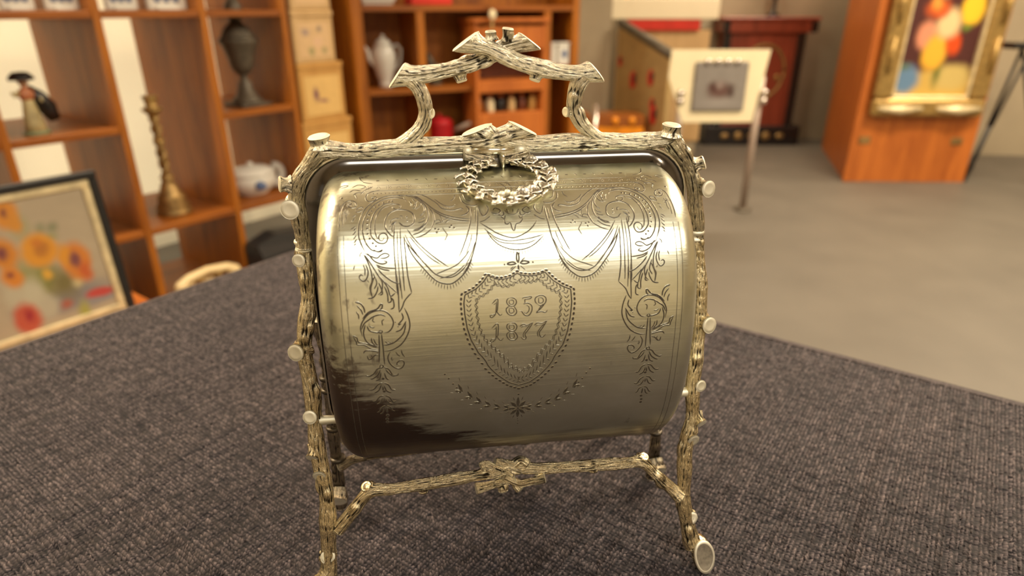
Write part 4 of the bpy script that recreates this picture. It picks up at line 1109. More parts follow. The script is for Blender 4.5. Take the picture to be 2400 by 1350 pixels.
# candlestick of twisted brass
cs_ = empty('candlestick', S1(1.072, .13, .3392), RZ1, label='tall ornate aged brass candlestick with a twisted stem in the second bay', cat='candlestick')
m_ = MB(); m_.lathe([(.060, 0), (.062, .008), (.052, .016), (.058, .028), (.045, .045), (.050, .060), (.034, .080), (.028, .100), (.018, .118), (.024, .130), (.014, .142)], 20); m_.build('base', M['brass'], cs_, True)
m_ = MB()
for q in range(2):
    pts = [(.008 * math.cos(a * .9 + q * PI), .008 * math.sin(a * .9 + q * PI), .140 + a * .0117) for a in np.linspace(0, 17, 90)]
    m_.tube(pts, .010, 8)
m_.build('twisted_stem', M['brass'], cs_, True)
for zz, r in ((.19, .017), (.255, .018), (.33, .017)):
    m_ = MB(); m_.ball((0, 0, zz), (r, r, .014), 14, 8); m_.build('knop', M['gold'], cs_, True)
m_ = MB(); m_.lathe([(.010, .338), (.020, .350), (.032, .362), (.034, .368), (.018, .372), (.020, .395), (.025, .405), (.023, .410)], 20); m_.build('candle_cup', M['gold'], cs_, True)

# dark bronze urn with a lid
ur = empty('urn', S1(1.425, .115, .6792), RZ1, label='dark bronze lidded urn on a stepped foot between the two wooden panels', cat='urn')
m_ = MB(); m_.box(-.062, .062, -.062, .062, 0, .014, 0, .003); m_.lathe([(.056, .013), (.054, .024), (.040, .036), (.034, .052), (.028, .058), (.026, .078), (.016, .094), (.013, .108), (.018, .112)], 28); m_.build('foot', M['bronze'], ur, True)
m_ = MB(); m_.lathe([(.013, .110), (.030, .122), (.042, .142), (.046, .165), (.054, .195), (.066, .222), (.070, .232), (.066, .240)], 28); m_.build('body', M['bronze'], ur, True)
m_ = MB(); m_.lathe([(.064, .240), (.056, .250), (.048, .268), (.034, .282), (.022, .290), (.017, .300)], 28); m_.build('lid', M['bronze'], ur, True)
m_ = MB(); m_.lathe([(.017, .298), (.026, .310), (.033, .330), (.030, .352), (.020, .366), (.012, .378), (.015, .388), (.006, .402)], 20); m_.build('finial', M['bronze'], ur, True)

# tureen
tr = empty('tureen', S1(1.398, .13, .3392), RZ1 - .1, label='white lidded tureen with a blue flower and ring handle on the lower shelf', cat='tureen')
m_ = MB(); m_.lathe([(.050, 0), (.052, .006), (.070, .020), (.084, .045), (.086, .070), (.082, .078)], 30, (0, 0, 0), 0, 1.12, .85); m_.build('bowl', M['porcelain'], tr, True)
m_ = MB(); m_.lathe([(.086, .077), (.080, .092), (.056, .106), (.020, .113), (.012, .114)], 30, (0, 0, 0), 0, 1.12, .85); m_.ball((0, 0, .119), (.012, .012, .009)); m_.build('lid', M['porcelain'], tr, True)
for s in (-1, 1):
    m_ = MB(); m_.tube([(s * (.098 + .030 * math.sin(a)) , 0, .060 + .036 * math.cos(a)) for a in np.linspace(-.1, PI + .1, 14)] + [(s * .090, 0, .03)], .016, 12); m_.build('handle', M['porcelain'], tr, True)
m_ = MB(); m_.ball((-.005, -.070, .045), (.020, .006, .020), 12, 8); m_.ball((.010, -.070, .038), (.014, .006, .012), 10, 6); m_.build('blue_flower', M['blue'], tr, True)

# ivory telephone
tp = empty('telephone', S1(1.035, -.11, .0), RZ1, label='ivory rotary telephone on a low box just beyond the table edge', cat='telephone')
m_ = MB(); z0 = .053
def frus(mb, x0, y0, x1, y1, za, zb, mi=0):
    v = [(-x0, -y0, za), (x0, -y0, za), (x0, y0, za), (-x0, y0, za), (-x1, -y1 + .01, zb), (x1, -y1 + .01, zb), (x1, y1 + .01, zb), (-x1, y1 + .01, zb)]
    mb.add(v, [(3, 2, 1, 0), (4, 5, 6, 7), (0, 1, 5, 4), (1, 2, 6, 5), (2, 3, 7, 6), (3, 0, 4, 7)], mi)
frus(m_, .085, .085, .075, .078, z0, z0 + .03); frus(m_, .075, .078, .040, .035, z0 + .03, z0 + .085); m_.build('body', M['ivory'], tp)
m_ = MB(); m_.tube([(-.100, .01, z0 + .082), (-.096, .01, z0 + .100), (-.070, .01, z0 + .118), (0, .01, z0 + .128), (.070, .01, z0 + .118), (.096, .01, z0 + .100), (.100, .01, z0 + .082)], [.026, .022, .015, .014, .015, .022, .026], 14); m_.build('handset', M['ivory'], tp, True)
for s in (-1, 1):
    m_ = MB(); m_.box(s * .034 - .010, s * .034 + .010, -.004, .03, z0 + .084, z0 + .112, 0, .003); m_.build('cradle', M['brass'], tp)
m_ = MB(); m_.tube([(0, -.066, z0 + .055), (0, -.078, z0 + .061)], .036, 24); m_.build('dial', M['brass'], tp, True)
lb_ = empty('low_box', S1(1.035, -.11, 0), RZ1, label='low wooden box on the floor carrying the ivory telephone', cat='box')
m_ = MB(); m_.box(-.115, .115, -.09, .09, .006, .046, 0, .003); m_.build('body', M['wood_dark'], lb_)
m_ = MB(); m_.box(-.118, .118, -.093, .093, .046, .0525, 0, .002); m_.build('lid', M['wood_dark'], lb_)
for sx in (-1, 1): m_ = MB(); m_.box(sx * .10 - .01, sx * .10 + .01, -.085, .085, 0, .0065); m_.build('foot', M['wood_dark'], lb_)

# black case
bc = empty('black_case', S1(1.36, -.07, 0), RZ1, label='black case with a sloping lid on the floor before the shelf', cat='case')
m_ = MB(); m_.box(-.125, .20, -.06, .06, 0, .17, 0, .006); m_.build('body', M['black'], bc)
v = [(-.125, -.06, .1705), (.20, -.06, .1705), (.20, .06, .1705), (-.125, .06, .1705), (-.118, -.02, .205), (-.03, -.02, .232), (.195, -.02, .205), (-.118, .055, .205), (-.03, .055, .232), (.195, .055, .205)]
mesh_obj('lid', v, [(3, 2, 1, 0), (0, 1, 6, 5, 4), (4, 5, 8, 7), (5, 6, 9, 8), (1, 2, 9, 6), (2, 3, 7, 8, 9), (3, 0, 4, 7)], M['black'], bc, False)
m_ = MB(); m_.tube([(-.03, -.062, .12), (-.03, -.078, .12), (.06, -.078, .12), (.06, -.062, .12)], .006, 8); m_.build('handle', M['bronze'], bc, True)

# stack of printed boxes in the fifth bay
bz = [(.3395, .600, .245, 'tan_box', 'tan printed box at the bottom of the stack in the corner bay'), (.601, .822, .215, 'tan_box', 'tan box printed with a dark bird motif in the middle of the stack'), (.823, 1.012, .190, 'tan_box2', 'cream box printed with grey-green figures standing on the bird box'), (1.013, 1.19, .185, 'tan_box2', 'topmost cream printed box of the stack in the corner bay')]
for i, (z0, z1, wd, mt, lb) in enumerate(bz):
    t_ = empty('printed_box', S1(1.578 + wd / 2 + (.004, .012, .012, .016)[i], .012, z0), RZ1, label=lb, cat='box', group='stack of printed boxes')
    h = z1 - z0; m_ = MB(); m_.box(-wd / 2, wd / 2, 0, .20, 0, h - .022, 0, .003); m_.build('body', M[mt], t_)
    m_ = MB(); m_.box(-wd / 2 - .003, wd / 2 + .003, -.003, .203, h - .0215, h, 0, .003); m_.build('lid', M[mt], t_)
    m_ = MB(); pm = picture('box_print_%d' % i, (.74, .48, .17) if i < 2 else (.68, .46, .24), [[(.5, .5, .35, .3, (.70, .42, .13), .9)], [(.30, .55, .09, .26, (.16, .06, .10), .7), (.48, .36, .20, .08, (.25, .11, .12), .8)], [(.25, .72, .17, .15, (.33, .24, .22), .8), (.68, .80, .10, .14, (.20, .16, .14), .8), (.38, .18, .13, .18, (.30, .28, .12), .8), (.78, .20, .13, .16, (.33, .28, .13), .8), (.6, .45, .2, .2, (.72, .47, .30), .9)], [(.5, .5, .3, .3, (.62, .40, .22), .9)]][i])
    m_.quad((-wd * .40, -.0008, h * .10), (wd * .40, -.0008, h * .10), (wd * .40, -.0008, h * .78), (-wd * .40, -.0008, h * .78)); m_.build('print', pm, t_, uv=True)

# ================================================================ SUNFLOWER PAINTING ON A LOW BENCH
pb = empty('low_bench', S1(.40, -.30, 0), RZ1, label='low wooden bench under the leaning sunflower painting', cat='bench')
m_ = MB(); m_.box(-.42, .36, -.11, .16, .185, .215, 0, .004); m_.build('seat', M['wood_red'], pb)
for x in (-.40, .30):
    m_ = MB(); m_.box(x, x + .03, -.10, .15, 0, .185, 0, .003); m_.build('leg', M['wood_red'], pb)
def sb_(px, py, rx, ry, col, soft):   # blob given on the visible right-hand part of the canvas
    u = .60 + px / 275 * .40; bt = 785 - px * .24; tp = 475 - px * .20
    k = .86 if col[0] > .55 else 1.0; g_ = 1.12 if col[0] > .55 else 1.0
    return (u, (bt - py) / (bt - tp), rx * g_ / 690, ry * g_ / 300, tuple(c_ * k for c_ in col), soft)
sf = picture('sunflower_canvas', (.40, .325, .225), [sb_(*q) for q in (
    (140, 700, 200, 45, (.22, .20, .19), .6), (230, 700, 90, 20, (.24, .23, .23), .7),
    (90, 650, 60, 60, (.22, .215, .06), .7), (140, 660, 60, 55, (.17, .14, .05), .8), (40, 640, 50, 60, (.27, .26, .10), .9), (70, 520, 40, 45, (.32, .30, .15), .9), (160, 520, 22, 18, (.20, .21, .12), .9), (125, 525, 26, 22, (.24, .24, .14), .9), (145, 545, 30, 14, (.26, .27, .12), .9),
    (40, 700, 55, 62, (.46, .42, .30), .5), (75, 720, 40, 40, (.42, .38, .28), .6), (-5, 690, 40, 50, (.44, .39, .28), .7),
    (170, 735, 26, 40, (.33, .31, .07), .8), (125, 715, 26, 16, (.36, .10, .06), .8), (175, 660, 22, 20, (.50, .42, .22), .8),
    (45, 492, 42, 40, (.68, .27, .035), .45), (62, 515, 22, 26, (.66, .28, .04), .6), (44, 490, 14, 16, (.22, .07, .04), .8),
    (100, 578, 56, 44, (.72, .31, .03), .35), (106, 575, 30, 24, (.42, .16, .025), .6), (98, 560, 22, 14, (.60, .20, .03), .8),
    (195, 605, 48, 52, (.64, .22, .035), .35), (212, 630, 28, 30, (.56, .12, .03), .7), (165, 590, 26, 34, (.70, .30, .03), .6), (190, 600, 25, 28, (.19, .06, .06), .6),
    (8, 588, 40, 42, (.64, .24, .03), .45), (5, 586, 22, 22, (.18, .05, .05), .7), (6, 645, 34, 30, (.68, .24, .03), .5), (3, 640, 16, 12, (.22, .06, .04), .8),
    (98, 640, 18, 16, (.74, .40, .05), .7), (235, 685, 62, 15, (.46, .06, .05), .45), (8, 750, 48, 50, (.46, .085, .045), .45), (15, 742, 18, 22, (.30, .02, .03), .8))], .5, .02, 9)
fw, fh = .62, .412
pt_ = empty('sunflower_painting', S1(.695 - fw / 2, -.335, .2160), RZ1, label='painting of orange sunflowers in a black frame with a gilt slip leaning at the left', cat='painting')
pt_.rotation_euler = (-.10, 0, RZ1)
m_ = MB(); fb = .020; sb = .020
for (x0, x1, z0, z1) in ((-fw / 2, fw / 2, 0, fb), (-fw / 2, fw / 2, fh - fb, fh), (-fw / 2, -fw / 2 + fb, fb, fh - fb), (fw / 2 - fb, fw / 2, fb, fh - fb)): m_.box(x0, x1, 0, .028, z0, z1, 0, .003)
m_.build('frame', M['black'], pt_)
m_ = MB(); a = fw / 2 - fb - .0005; z0 = fb + .0005; z1 = fh - fb - .0005
for (x0, x1, p, q) in ((-a, a, z0, z0 + sb), (-a, a, z1 - sb, z1), (-a, -a + sb, z0 + sb, z1 - sb), (a - sb, a, z0 + sb, z1 - sb)): m_.box(x0, x1, .005, .024, p, q, 0, .003)
m_.build('slip', M['gold_hi'], pt_)
m_ = MB(); m_.quad((-a + sb, .012, z0 + sb), (a - sb, .012, z0 + sb), (a - sb, .012, z1 - sb), (-a + sb, .012, z1 - sb)); m_.build('canvas', sf, pt_, uv=True)

# ================================================================ SECOND SHELF UNIT, IN THE CORNER
RZ2 = math.atan2(.412, .879); D2 = np.array([math.cos(RZ2), math.sin(RZ2)]); I2 = np.array([-D2[1], D2[0]])
def S2(x, y=0., z=0.): p = np.array([-.655, 3.094]) + D2 * x + I2 * y; return (float(p[0]), float(p[1]), z)
s2 = empty('corner_shelf_unit', S2(0, 0, 0), RZ2, label='orange-brown wooden shelf unit with a solid back holding the white coffee pot', cat='shelf')
dv = [-.030, .255, .500, .925, 1.088]
for i, x in enumerate(dv):
    if i == 2: continue
    m_ = MB(); m_.box(x - .020, x + .020, 0, .30, 0, 1.70 if i in (0, 4) else 1.004, 0, .003); m_.build('side_panel', M['wood'], s2)
m_ = MB(); m_.box(-.008, 1.066, .28, .299, .02, 1.69); m_.build('back_panel', M['wood'], s2)
for (x0, x1, z) in ((-.009, 1.067, 1.018), (-.009, 1.067, 1.40), (-.009, .234, .655), (.276, .904, .655), (.946, 1.067, .730), (-.009, .234, .34), (.276, .904, .34), (.946, 1.067, .34), (-.009, .234, .04), (.276, .904, .04)):
    if z == .655 and x0 > .2: x1 = .502
    m_ = MB(); m_.box(x0, x1, .003, .279, z - .013, z + .013, 0, .002); m_.build('shelf_board', M['wood_h'], s2)

cp = empty('coffee_pot', S2(.105, .13, .6685), RZ2, label='tall white porcelain coffee pot with a domed lid on the corner shelf', cat='coffee pot')
m_ = MB(); m_.lathe([(.032, 0), (.034, .006), (.030, .014), (.038, .040), (.052, .085), (.060, .125), (.058, .155), (.046, .180), (.040, .190)], 28); m_.build('body', M['porcelain'], cp, True)
m_ = MB(); m_.lathe([(.043, .1905), (.036, .204), (.020, .216), (.008, .220)], 24); m_.ball((0, 0, .227), (.010, .010, .010)); m_.build('lid', M['porcelain'], cp, True)
m_ = MB(); m_.tube([(-.050, 0, .10), (-.070, 0, .130), (-.076, 0, .165), (-.088, 0, .184)], [.014, .011, .008, .006], 10); m_.build('spout', M['porcelain'], cp, True)
m_ = MB(); m_.tube([(.040, 0, .178), (.066, 0, .190), (.086, 0, .170), (.082, 0, .125), (.062, 0, .085), (.050, 0, .08)], .0055, 8); m_.build('handle', M['porcelain'], cp, True)

f2 = empty('bird_ornament', S2(.350, .12, .6685), RZ2, label='small green and dark bird ornament beside the coffee pot bay', cat='ornament')
m_ = MB(); m_.lathe([(.040, 0), (.042, .008), (.030, .016)], 16); m_.build('base', M['bronze'], f2, True)
m_ = MB(); m_.ball((.010, 0, .055), (.042, .026, .040)); m_.build('body', M['green'], f2, True)
m_ = MB(); m_.ball((.046, -.005, .075), (.020, .018, .018)); m_.build('wing', M['terracotta'], f2, True)
m_ = MB(); m_.tube([(-.006, 0, .075), (-.018, 0, .115), (-.030, 0, .150)], [.026, .017, .008], 10); m_.build('tail', M['bronze'], f2, True)

# wooden rack with bottles
rk = empty('spice_rack', S2(.705, -.015, .353), RZ2, label='reddish wooden spice rack with open compartments behind the biscuit box handle', cat='rack')
RW = .195
m_ = MB()
m_.box(-RW, -RW + .02, -.02, .16, 0, .60, 0, .002); m_.box(RW - .02, RW, -.02, .16, 0, .60, 0, .002); m_.build('side', M['wood_red'], rk)
m_ = MB(); m_.box(-RW + .0205, RW - .0205, .145, .16, 0, .60); m_.build('back', M['wood_dark'], rk)
for (z0, z1) in ((0, .175), (.275, .335), (.475, .585)):
    m_ = MB(); m_.box(-RW + .0205, RW - .0205, -.022 if z0 != .275 else -.019, .14, z0 + .002, z1, 0, .004); m_.build('drawer_front', M['wood_red'], rk)
m_ = MB(); m_.box(-RW - .012, RW + .012, -.035, .165, .6005, .622, 0, .004); m_.build('top', M['wood_red'], rk)
for q in range(6):
    x = -.150 + .060 * q
    t_ = empty('spice_bottle', S2(.705 + x, .035, .353 + .1757), RZ2, label=['amber spice bottle at the left end of the rack row', 'cream-labelled spice bottle second in the rack row', 'dark glass spice bottle third in the rack row', 'pinkish spice bottle fourth in the rack row', 'brown spice bottle fifth in the rack row', 'pale orange spice bottle at the right end of the rack row'][q], cat='bottle', group='bottles in the spice rack')
    mt = [M['glass_amber'], M['creamboard'], M['ebony'], M['tan_box2'], M['wood_dark'], M['tan_box']][q]
    m_ = MB(); m_.lathe([(.020, 0), (.021, .003), (.021, .052), (.012, .064), (.011, .070)], 16); m_.build('body', mt, t_, True)
    m_ = MB(); m_.lathe([(.0125, .0705), (.0125, .084), (.010, .086)], 14); m_.build('cap', M['wood_red'], t_, True)
hk = empty('hanging_ladle', S2(.585, -.075, .80), RZ2, label='pale hanging ladle at the left side of the spice rack', cat='ladle')
m_ = MB(); m_.tube([(0, .077, .218), (0, .03, .222), (0, 0, .205), (0, .004, .10), (0, 0, .04)], [.004, .004, .006, .007, .006], 8); m_.build('handle', M['brass'], hk, True)
m_ = MB(); m_.ball((0, -.008, .02), (.022, .016, .024)); m_.build('bowl', M['creamboard'], hk, True)
m_ = MB(); m_.ball((0, -.004, .19), (.018, .014, .024)); m_.build('grip', M['creamboard'], hk, True)
for i, (x, lb, mot) in enumerate(((.970, 'narrow white canister beside the blue-figured one', 0), (1.029, 'white canister with a blue figure at the right end of the corner shelf', 1))):
    t_ = empty('canister', S2(x, .05, .7435), RZ2, label=lb, cat='canister', group='white canisters on the corner shelf')
    m_ = MB(); wd = .017 if not mot else .034; m_.box(-wd, wd, -.035, .035, 0, .098, 0, .006); m_.build('body', M['porcelain'], t_)
    m_ = MB(); m_.box(-wd - .002, wd + .002, -.037, .037, .0985, .112, 0, .004); m_.build('lid', M['porcelain'], t_)
    if mot: m_ = MB(); m_.ball((.003, -.0355, .055), (.015, .0015, .022), 12, 8); m_.build('blue_figure', M['blue'], t_, True)
rp = empty('red_pot', S2(.362, .10, .3535), RZ2, label='red enamel pot with a pale handle behind the left handle upright', cat='pot')
m_ = MB(); m_.lathe([(.062, 0), (.066, .006), (.066, .125), (.069, .130), (.064, .135)], 28); m_.build('body', M['red'], rp, True)
m_ = MB(); m_.lathe([(.067, .1352), (.050, .150), (.012, .156)], 24); m_.ball((0, 0, .163), .010); m_.build('lid', M['red'], rp, True)
m_ = MB(); m_.tube([(.064, -.02, .085), (.095, -.05, .105), (.135, -.085, .130)], [.010, .012, .011], 10); m_.build('handle', M['polegrey'], rp, True)
wb = empty('white_dish', S2(.075, .10, 1.0315), RZ2, label='white rectangular dish on the very top of the corner shelf', cat='dish')
m_ = MB(); m_.box(-.07, .07, -.06, .06, 0, .012, 0, .004); m_.box(-.08, .08, -.07, .07, .0125, .05, 0, .008); m_.build('body', M['porcelain'], wb)
rb = empty('red_tin', S2(.33, .10, 1.0315), RZ2, label='red tin on the top of the corner shelf', cat='tin')
m_ = MB(); m_.box(-.10, .10, -.06, .06, 0, .07, 0, .004); m_.build('body', M['redcloth'], rb)
m_ = MB(); m_.box(-.102, .102, -.062, .062, .0705, .09, 0, .004); m_.build('lid', M['redcloth'], rb)

# ================================================================ FAR DISPLAYS
# white vitrine with a lit shelf and red drape
vt = empty('white_vitrine', (1.04, 5.05, 0), 0, label='white display counter with coloured glass on top and a red cloth below', cat='display counter')
m_ = MB(); m_.box(-.37, .39, -.25, .20, .945, 1.08, 0, .006); m_.build('top_case', M['whitecase'], vt)
m_ = MB(); m_.box(-.23, .27, -.24, .15, .875, .9445); m_.build('red_drape', M['redcloth'], vt)
m_ = MB(); m_.box(-.24, .36, -.20, .15, .10, .8745, 0, .004); m_.build('body', M['tan_box2'], vt)
m_ = MB(); m_.box(-.22, .34, -.18, .13, 0, .0995); m_.build('plinth', M['taupe'], vt)
gl = [(-.24, 'orange', 'amber glass tumbler at the left end of the white counter'), (-.08, 'blue', 'dark blue glass in the middle of the white counter'), (.03, 'green', 'green glass on the white counter'), (.13, 'redcloth', 'red glass near the right end of the white counter')]
for x, mt, lb in gl:
    t_ = empty('glass_tumbler', (1.04 + x, 4.92, 1.0812), 0, label=lb, cat='glass', group='coloured glasses on the white counter')
    m_ = MB(); m_.lathe([(.022, 0), (.024, .004), (.032, .09), (.030, .09), (.022, .008)], 18); m_.build('bowl', M[mt], t_, True)
# tan display board, receding, dark top rail and red fans
bA = np.array([.690, 4.45]); bB = np.array([.905, 3.90]); bd = bB - bA; bl = np.linalg.norm(bd); brz = math.atan2(bd[1], bd[0])
tbd = empty('display_board', (float(bA[0]), float(bA[1]), 0), brz, label='tan fabric display board with a dark sloping rail and red fans', cat='display board')
zL, zR = .905, .745
m_ = MB(); v = [(0, 0, .30), (bl, 0, .30), (bl, 0, zR), (0, 0, zL), (0, .03, .30), (bl, .03, .30), (bl, .03, zR), (0, .03, zL)]
m_.add(v, [(0, 1, 2, 3), (5, 4, 7, 6), (4, 0, 3, 7), (1, 5, 6, 2), (3, 2, 6, 7), (4, 5, 1, 0)]); m_.build('panel', M['tan'], tbd)
m_ = MB(); m_.tube([(-.01, .015, zL + .025), (bl + .01, .015, zR + .025)], .027, 10); m_.build('rail', M['bronze'], tbd, True)
for x in (.02, bl - .02):
    m_ = MB(); m_.box(x - .015, x + .015, .002, .028, 0, .2995); m_.build('leg', M['chrome'], tbd)
for (x, z, s_) in ((.05, .70, .6), (.22, .60, 1), (.42, .63, .9), (.46, .48, .7), (.48, .42, 1.1)):
    m_ = MB(); m_.ball((x, -.006, z), (.035 * s_, .008, .055 * s_), 12, 8); m_.build('red_fan', M['redcloth'], tbd, True)
    m_ = MB(); m_.ball((x + .024 * s_, -.012, z + .01), (.014 * s_, .006, .03 * s_), 10, 6); m_.build('fan_guard', M['ebony'], tbd, True)
# amber glass ware on a low lit stand
for i, (x0, x1, lb) in enumerate(((.34, .475, 'amber glass dish box left of the grey post'), (.505, .80, 'wide amber glass dish box right of the grey post'))):
    t_ = empty('amber_box', ((x0 + x1) / 2, 4.05, .2505), 0, label=lb, cat='box', group='amber glass boxes')
    wd = (x1 - x0) / 2; m_ = MB(); m_.box(-wd, wd, -.10, .10, 0, .105, 0, .006); m_.build('body', M['orange'], t_)
    m_ = MB(); m_.box(-wd, wd, -.10, .10, .1052, .175, 0, .004); m_.build('upper_tray', M['glass_amber'], t_)
    for k in range(1 if i == 0 else 2):
        m_ = MB(); m_.ball((-wd * .2 + k * wd * .7, -.104, .142), (.022, .012, .024)); m_.build('boss', M['orange'], t_, True)
st_ = empty('low_stand', (.60, 4.05, 0), 0, label='low wooden stand under the amber glass boxes', cat='stand')
m_ = MB(); m_.box(-.30, .28, -.16, .16, .20, .25, 0, .004); m_.build('top', M['wood_red'], st_)
for x in (-.26, .22): m_ = MB(); m_.box(x, x + .04, -.14, .14, 0, .1995); m_.build('leg', M['wood_red'], st_)
gp = empty('grey_post', (.49, 3.86, 0), 0, label='slim grey metal post in front of the amber boxes', cat='post')
m_ = MB(); m_.tube([(0, 0, .012), (0, 0, .50)], .016, 12); m_.build('pole', M['chrome'], gp, True)
m_ = MB(); m_.lathe([(.07, 0), (.07, .008), (.02, .0118)], 20); m_.build('base', M['chrome'], gp, True)

# picture on a two-legged stand
ez = empty('picture_stand', (1.04, 3.37, 0), .04, label='standing cream mount with a pewter relief plate held between two pale poles', cat='stand')
for s, x in ((-1, -.175), (1, .228)):
    m_ = MB(); m_.tube([(x, .02, .018), (x, .02, .70)], .0185, 12); m_.build('leg', M['polegrey'], ez, True)
    m_ = MB(); m_.lathe([(.045, 0), (.045, .008), (.02, .018)], 16, (x, .02, 0)); m_.build('foot', M['bronze'], ez, True)
    for zz in (.585, .625):
        m_ = MB(); m_.ball((x + s * .012, -.006, zz), .020); m_.build('knob', M['chrome'], ez, True)
m_ = MB(); v = [(-.165, 0, .478), (.200, 0, .478), (.245, .0, .830), (-.250, .0, .830), (-.255, 0, .70)]
v2 = [(x, y + .014, z) for x, y, z in v]; n = 5
mesh_obj('mount', v + v2, [tuple(range(n)), tuple(range(2 * n - 1, n - 1, -1))] + [(i, n + i, n + (i + 1) % n, (i + 1) % n) for i in range(n)], M['creamboard'], ez, False)
pp = picture('pewter_relief', (.25, .225, .205), [(.5, .42, .33, .24, (.13, .07, .06), .6), (.36, .50, .14, .18, (.08, .035, .03), .8), (.72, .42, .12, .2, (.07, .04, .035), .8), (.5, .15, .5, .12, (.30, .27, .25), .8), (.48, .55, .12, .14, (.28, .22, .20), .8)], .3, .05, 6)
m_ = MB(); m_.box(-.128, .142, -.014, -.0005, .535, .775, 0, .006); m_.build('plate', M['pewter'], ez)
m_ = MB(); m_.quad((-.118, -.0150, .545), (.132, -.0150, .545), (.132, -.0150, .765), (-.118, -.0150, .765)); m_.build('relief', pp, ez, uv=True)
for q, x in enumerate((-.07, -.02, .03, .08)):
    m_ = MB(); m_.ball((x, -.018, .775), (.018, .010, .016), 10, 7); m_.build('crest', M['chrome'], ez, True)

# black and red cabinet clock
ck = empty('boulle_cabinet', (1.945, 5.36, 0), 0, label='black and dark red cabinet with a round arched panel and black base', cat='cabinet')
m_ = MB(); m_.box(-.40, .36, -.16, .20, 0, .15, 0, .006); m_.build('base', M['ebony'], ck)
m_ = MB(); m_.box(-.30, .28, -.12, .18, .1505, .845); m_.build('body', M['mahogany'], ck)
for x in (-.305, .262):
    m_ = MB(); m_.box(x - .028, x + .028, -.150, -.1205, .1505, .845, 0, .004); m_.build('pilaster', M['ebony'], ck)
m_ = MB(); m_.box(-.345, .345, -.17, .20, .8455, .93, 0, .004); m_.build('cornice', M['mahogany'], ck)
m_ = MB(); m_.box(-.365, .365, -.19, .20, .9305, .955, 0, .006); m_.build('top', M['mahogany'], ck)
for x in (-.33, .33):
    m_ = MB(); m_.box(x - .025, x + .025, -.182, -.1705, .85, .925, 0, .003); m_.build('corner_mount', M['ebony'], ck)
m_ = MB(); ring_ = [(.17 * math.cos(a), -.124, .56 + .20 * math.sin(a)) for a in np.linspace(0, 2 * PI, 40)]; m_.tube(ring_, .012, 8); m_.build('arch_ring', M['brass'], ck, True)
m_ = MB(); m_.ball((.12, -.126, .52), (.018, .010, .026)); m_.build('escutcheon', M['gold'], ck, True)
for q in range(5):
    m_ = MB(); m_.ball((-.24 + .11 * q, -.162, .075), (.036, .012, .022 + .01 * (q % 2)), 10, 7); m_.build('base_mount', M['brass'], ck, True)
dl = empty('table_lamp', (2.0, 5.33, .9555), 0, label='black lamp stem on top of the dark red cabinet', cat='lamp')
m_ = MB(); m_.lathe([(.05, 0), (.05, .012), (.016, .03), (.014, .12), (.026, .14), (.012, .16), (.010, .36)], 20); m_.build('stem', M['ebony'], dl, True)
m_ = MB(); m_.lathe([(.15, .34), (.08, .52), (.07, .52), (.14, .335)], 24); m_.build('lamp_shade', M['creamboard'], dl, True)

# wooden display plinth with the gilt-framed flower painting
pang = math.atan2(5.10 - 4.02, 2.465 - 2.126)     # its side runs back at a slant
wpln = empty('display_plinth', (2.126, 4.035, 0), -.03, label='tall orange-brown wooden display plinth behind the gilt-framed flower painting', cat='plinth')
v = []
for z in (0, 1.75):
    v += [(0, 0, z), (.752, 0, z), (1.06, 1.06, z), (.305, 1.09, z)]
mesh_obj('body', v, [(3, 2, 1, 0), (4, 5, 6, 7), (0, 1, 5, 4), (1, 2, 6, 5), (2, 3, 7, 6), (3, 0, 4, 7)], M['wood_red'], wpln, False)
m_ = MB(); m_.box(-.012, .028, -.014, -.0005, .0, 1.75, 0, .004); m_.build('corner_strip', M['wood_red'], wpln)
for (x, z) in ((.075, .262), (.640, .258)):
    m_ = MB(); m_.box(x - .035, x + .035, -.006, -.0005, z - .022, z + .022, 0, .002); m_.build('brass_plate', M['brass'], wpln)
fp = picture('flower_canvas', (.075, .022, .020), [
    (.50, .04, .70, .20, (.58, .38, .09), .3), (.75, .16, .32, .13, (.56, .42, .14), .5), (.16, .14, .22, .14, (.12, .22, .36), .5), (.08, .24, .14, .05, (.10, .16, .12), .8),
    (.54, .20, .08, .16, (.14, .15, .03), .8),
    (.30, .47, .16, .13, (.66, .26, .15), .5), (.45, .34, .19, .16, (.78, .42, .04), .4), (.66, .41, .12, .11, (.62, .07, .01), .5), (.54, .55, .20, .14, (.74, .54, .28), .5), (.37, .66, .20, .09, (.58, .10, .02), .6), (.34, .70, .09, .07, (.70, .30, .05), .7), (.80, .66, .17, .15, (.84, .52, .03), .35), (.64, .86, .16, .12, (.72, .22, .13), .4), (.45, .80, .11, .08, (.64, .52, .26), .7), (.78, .52, .08, .04, (.14, .22, .03), .9)], .4, .03, 6)
fr = empty('flower_painting', (2.126, 4.035, .40), -.03, label='flower painting on a dark ground in a heavy gilt frame on the wooden plinth', cat='painting')
px0, px1, pz0, pz1 = .045, .71, .015, .98
def fbar(x0, x1, z0, z1): m_.box(x0, x1, -.075, -.020, z0, z1, 0, .016)
m_ = MB(); fwid = .105
fbar(px0, px1, pz0, pz0 + fwid); fbar(px0, px1, pz1 - fwid, pz1); fbar(px0, px0 + fwid, pz0 + fwid, pz1 - fwid); fbar(px1 - fwid, px1, pz0 + fwid, pz1 - fwid); m_.build('frame', M['gold'], fr)
m_ = MB(); i0 = .016
for (x0, x1, z0, z1) in ((px0 + fwid, px1 - fwid, pz0 + fwid, pz0 + fwid + i0), (px0 + fwid, px1 - fwid, pz1 - fwid - i0, pz1 - fwid), (px0 + fwid, px0 + fwid + i0, pz0 + fwid, pz1 - fwid), (px1 - fwid - i0, px1 - fwid, pz0 + fwid, pz1 - fwid)): m_.box(x0 + .0002, x1 - .0002, -.058, -.022, z0 + .0002, z1 - .0002, 0, .004)
m_.build('inner_slip', M['gold_hi'], fr)
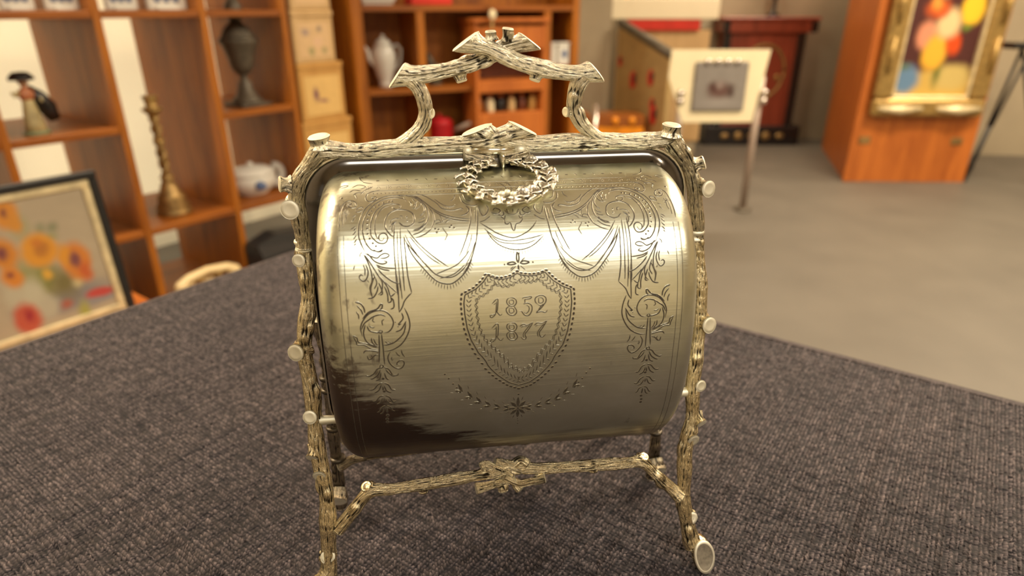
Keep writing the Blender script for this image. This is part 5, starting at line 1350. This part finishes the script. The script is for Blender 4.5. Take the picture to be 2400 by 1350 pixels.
for k, (xa, xb) in enumerate(((px0 + .03, px0 + .29), (px1 - .29, px1 - .03))):
    m_ = MB(); m_.tube([(xa, -.078, pz0 + .05), ((xa + xb) / 2, -.086, pz0 + .042), (xb, -.078, pz0 + .05)], [.012, .028, .012], 12); m_.build('swept_moulding', M['gold_hi'], fr, True)
for (x, z) in ((px0 + .04, pz0 + .35), (px0 + .04, pz0 + .62), (px1 - .04, pz0 + .35), (px1 - .04, pz0 + .62)):
    m_ = MB(); m_.tube([(x, -.078, z - .10), (x, -.084, z), (x, -.078, z + .10)], [.010, .022, .010], 10); m_.build('side_moulding', M['gold'], fr, True)
m_ = MB(); m_.quad((px0 + fwid, -.030, pz0 + fwid), (px1 - fwid, -.030, pz0 + fwid), (px1 - fwid, -.030, pz1 - fwid), (px0 + fwid, -.030, pz1 - fwid)); m_.build('canvas', fp, fr, uv=True)
m_ = MB(); m_.box(px0 + .02, px1 - .02, -.0195, -.0006, pz0 + .02, pz1 - .02); m_.build('backing', M['wood_dark'], fr)

# folding tripod at the right edge
tj = empty('tripod_stand', (3.06, 4.05, 0), 0, label='black folding tripod stand at the right edge beside the plinth', cat='tripod')
apex = np.array([.02, .03, .80])
for (x, y) in ((-.165, -.02), (.22, -.10), (.10, .32)):
    f_ = np.array([x, y, .012]); mid = f_ + (apex - f_) * .42
    m_ = MB(); m_.tube([f_, mid], .013, 10); m_.build('leg', M['black'], tj, True)
    for s in (-1, 1):
        o_ = np.array([.018 * s, 0, 0]); m_ = MB(); m_.tube([mid + o_ * .6, apex + o_ * 1.6], .009, 8); m_.build('upper_leg', M['black'], tj, True)
    m_ = MB(); m_.ball(tuple(f_), (.018, .018, .012)); m_.build('foot', M['black'], tj, True)
m_ = MB(); m_.box(-.10, .14, -.03, .09, .795, .83, 0, .006); m_.build('yoke', M['black'], tj)
m_ = MB(); m_.tube([(.02, .03, .83), (.02, .03, 1.45)], .016, 10); m_.build('column', M['black'], tj, True)
# small lit lamp seen past the plinth
sl_ = empty('spot_lamp', (3.00, 4.62, 0), 0, label='small glowing lamp on a slim stand at the right edge behind the tripod', cat='lamp')
m_ = MB(); m_.lathe([(.06, 0), (.06, .01), (.012, .02), (.010, .90), (.02, .92)], 16); m_.build('stand', M['bronze'], sl_, True)
m, nt, b = mat('lamp_glow'); setin(b, 'Base Color', (1, .7, .35, 1)); setin(b, 'Emission Color', (1, .62, .25, 1)); setin(b, 'Emission Strength', 3.0)
m_ = MB(); m_.ball((0, 0, .955), (.055, .055, .030)); m_.build('bulb', m, sl_, True)
m_ = MB(); m_.lathe([(.075, .985), (.045, 1.05), (.010, 1.07)], 20); m_.build('cap', M['ebony'], sl_, True)
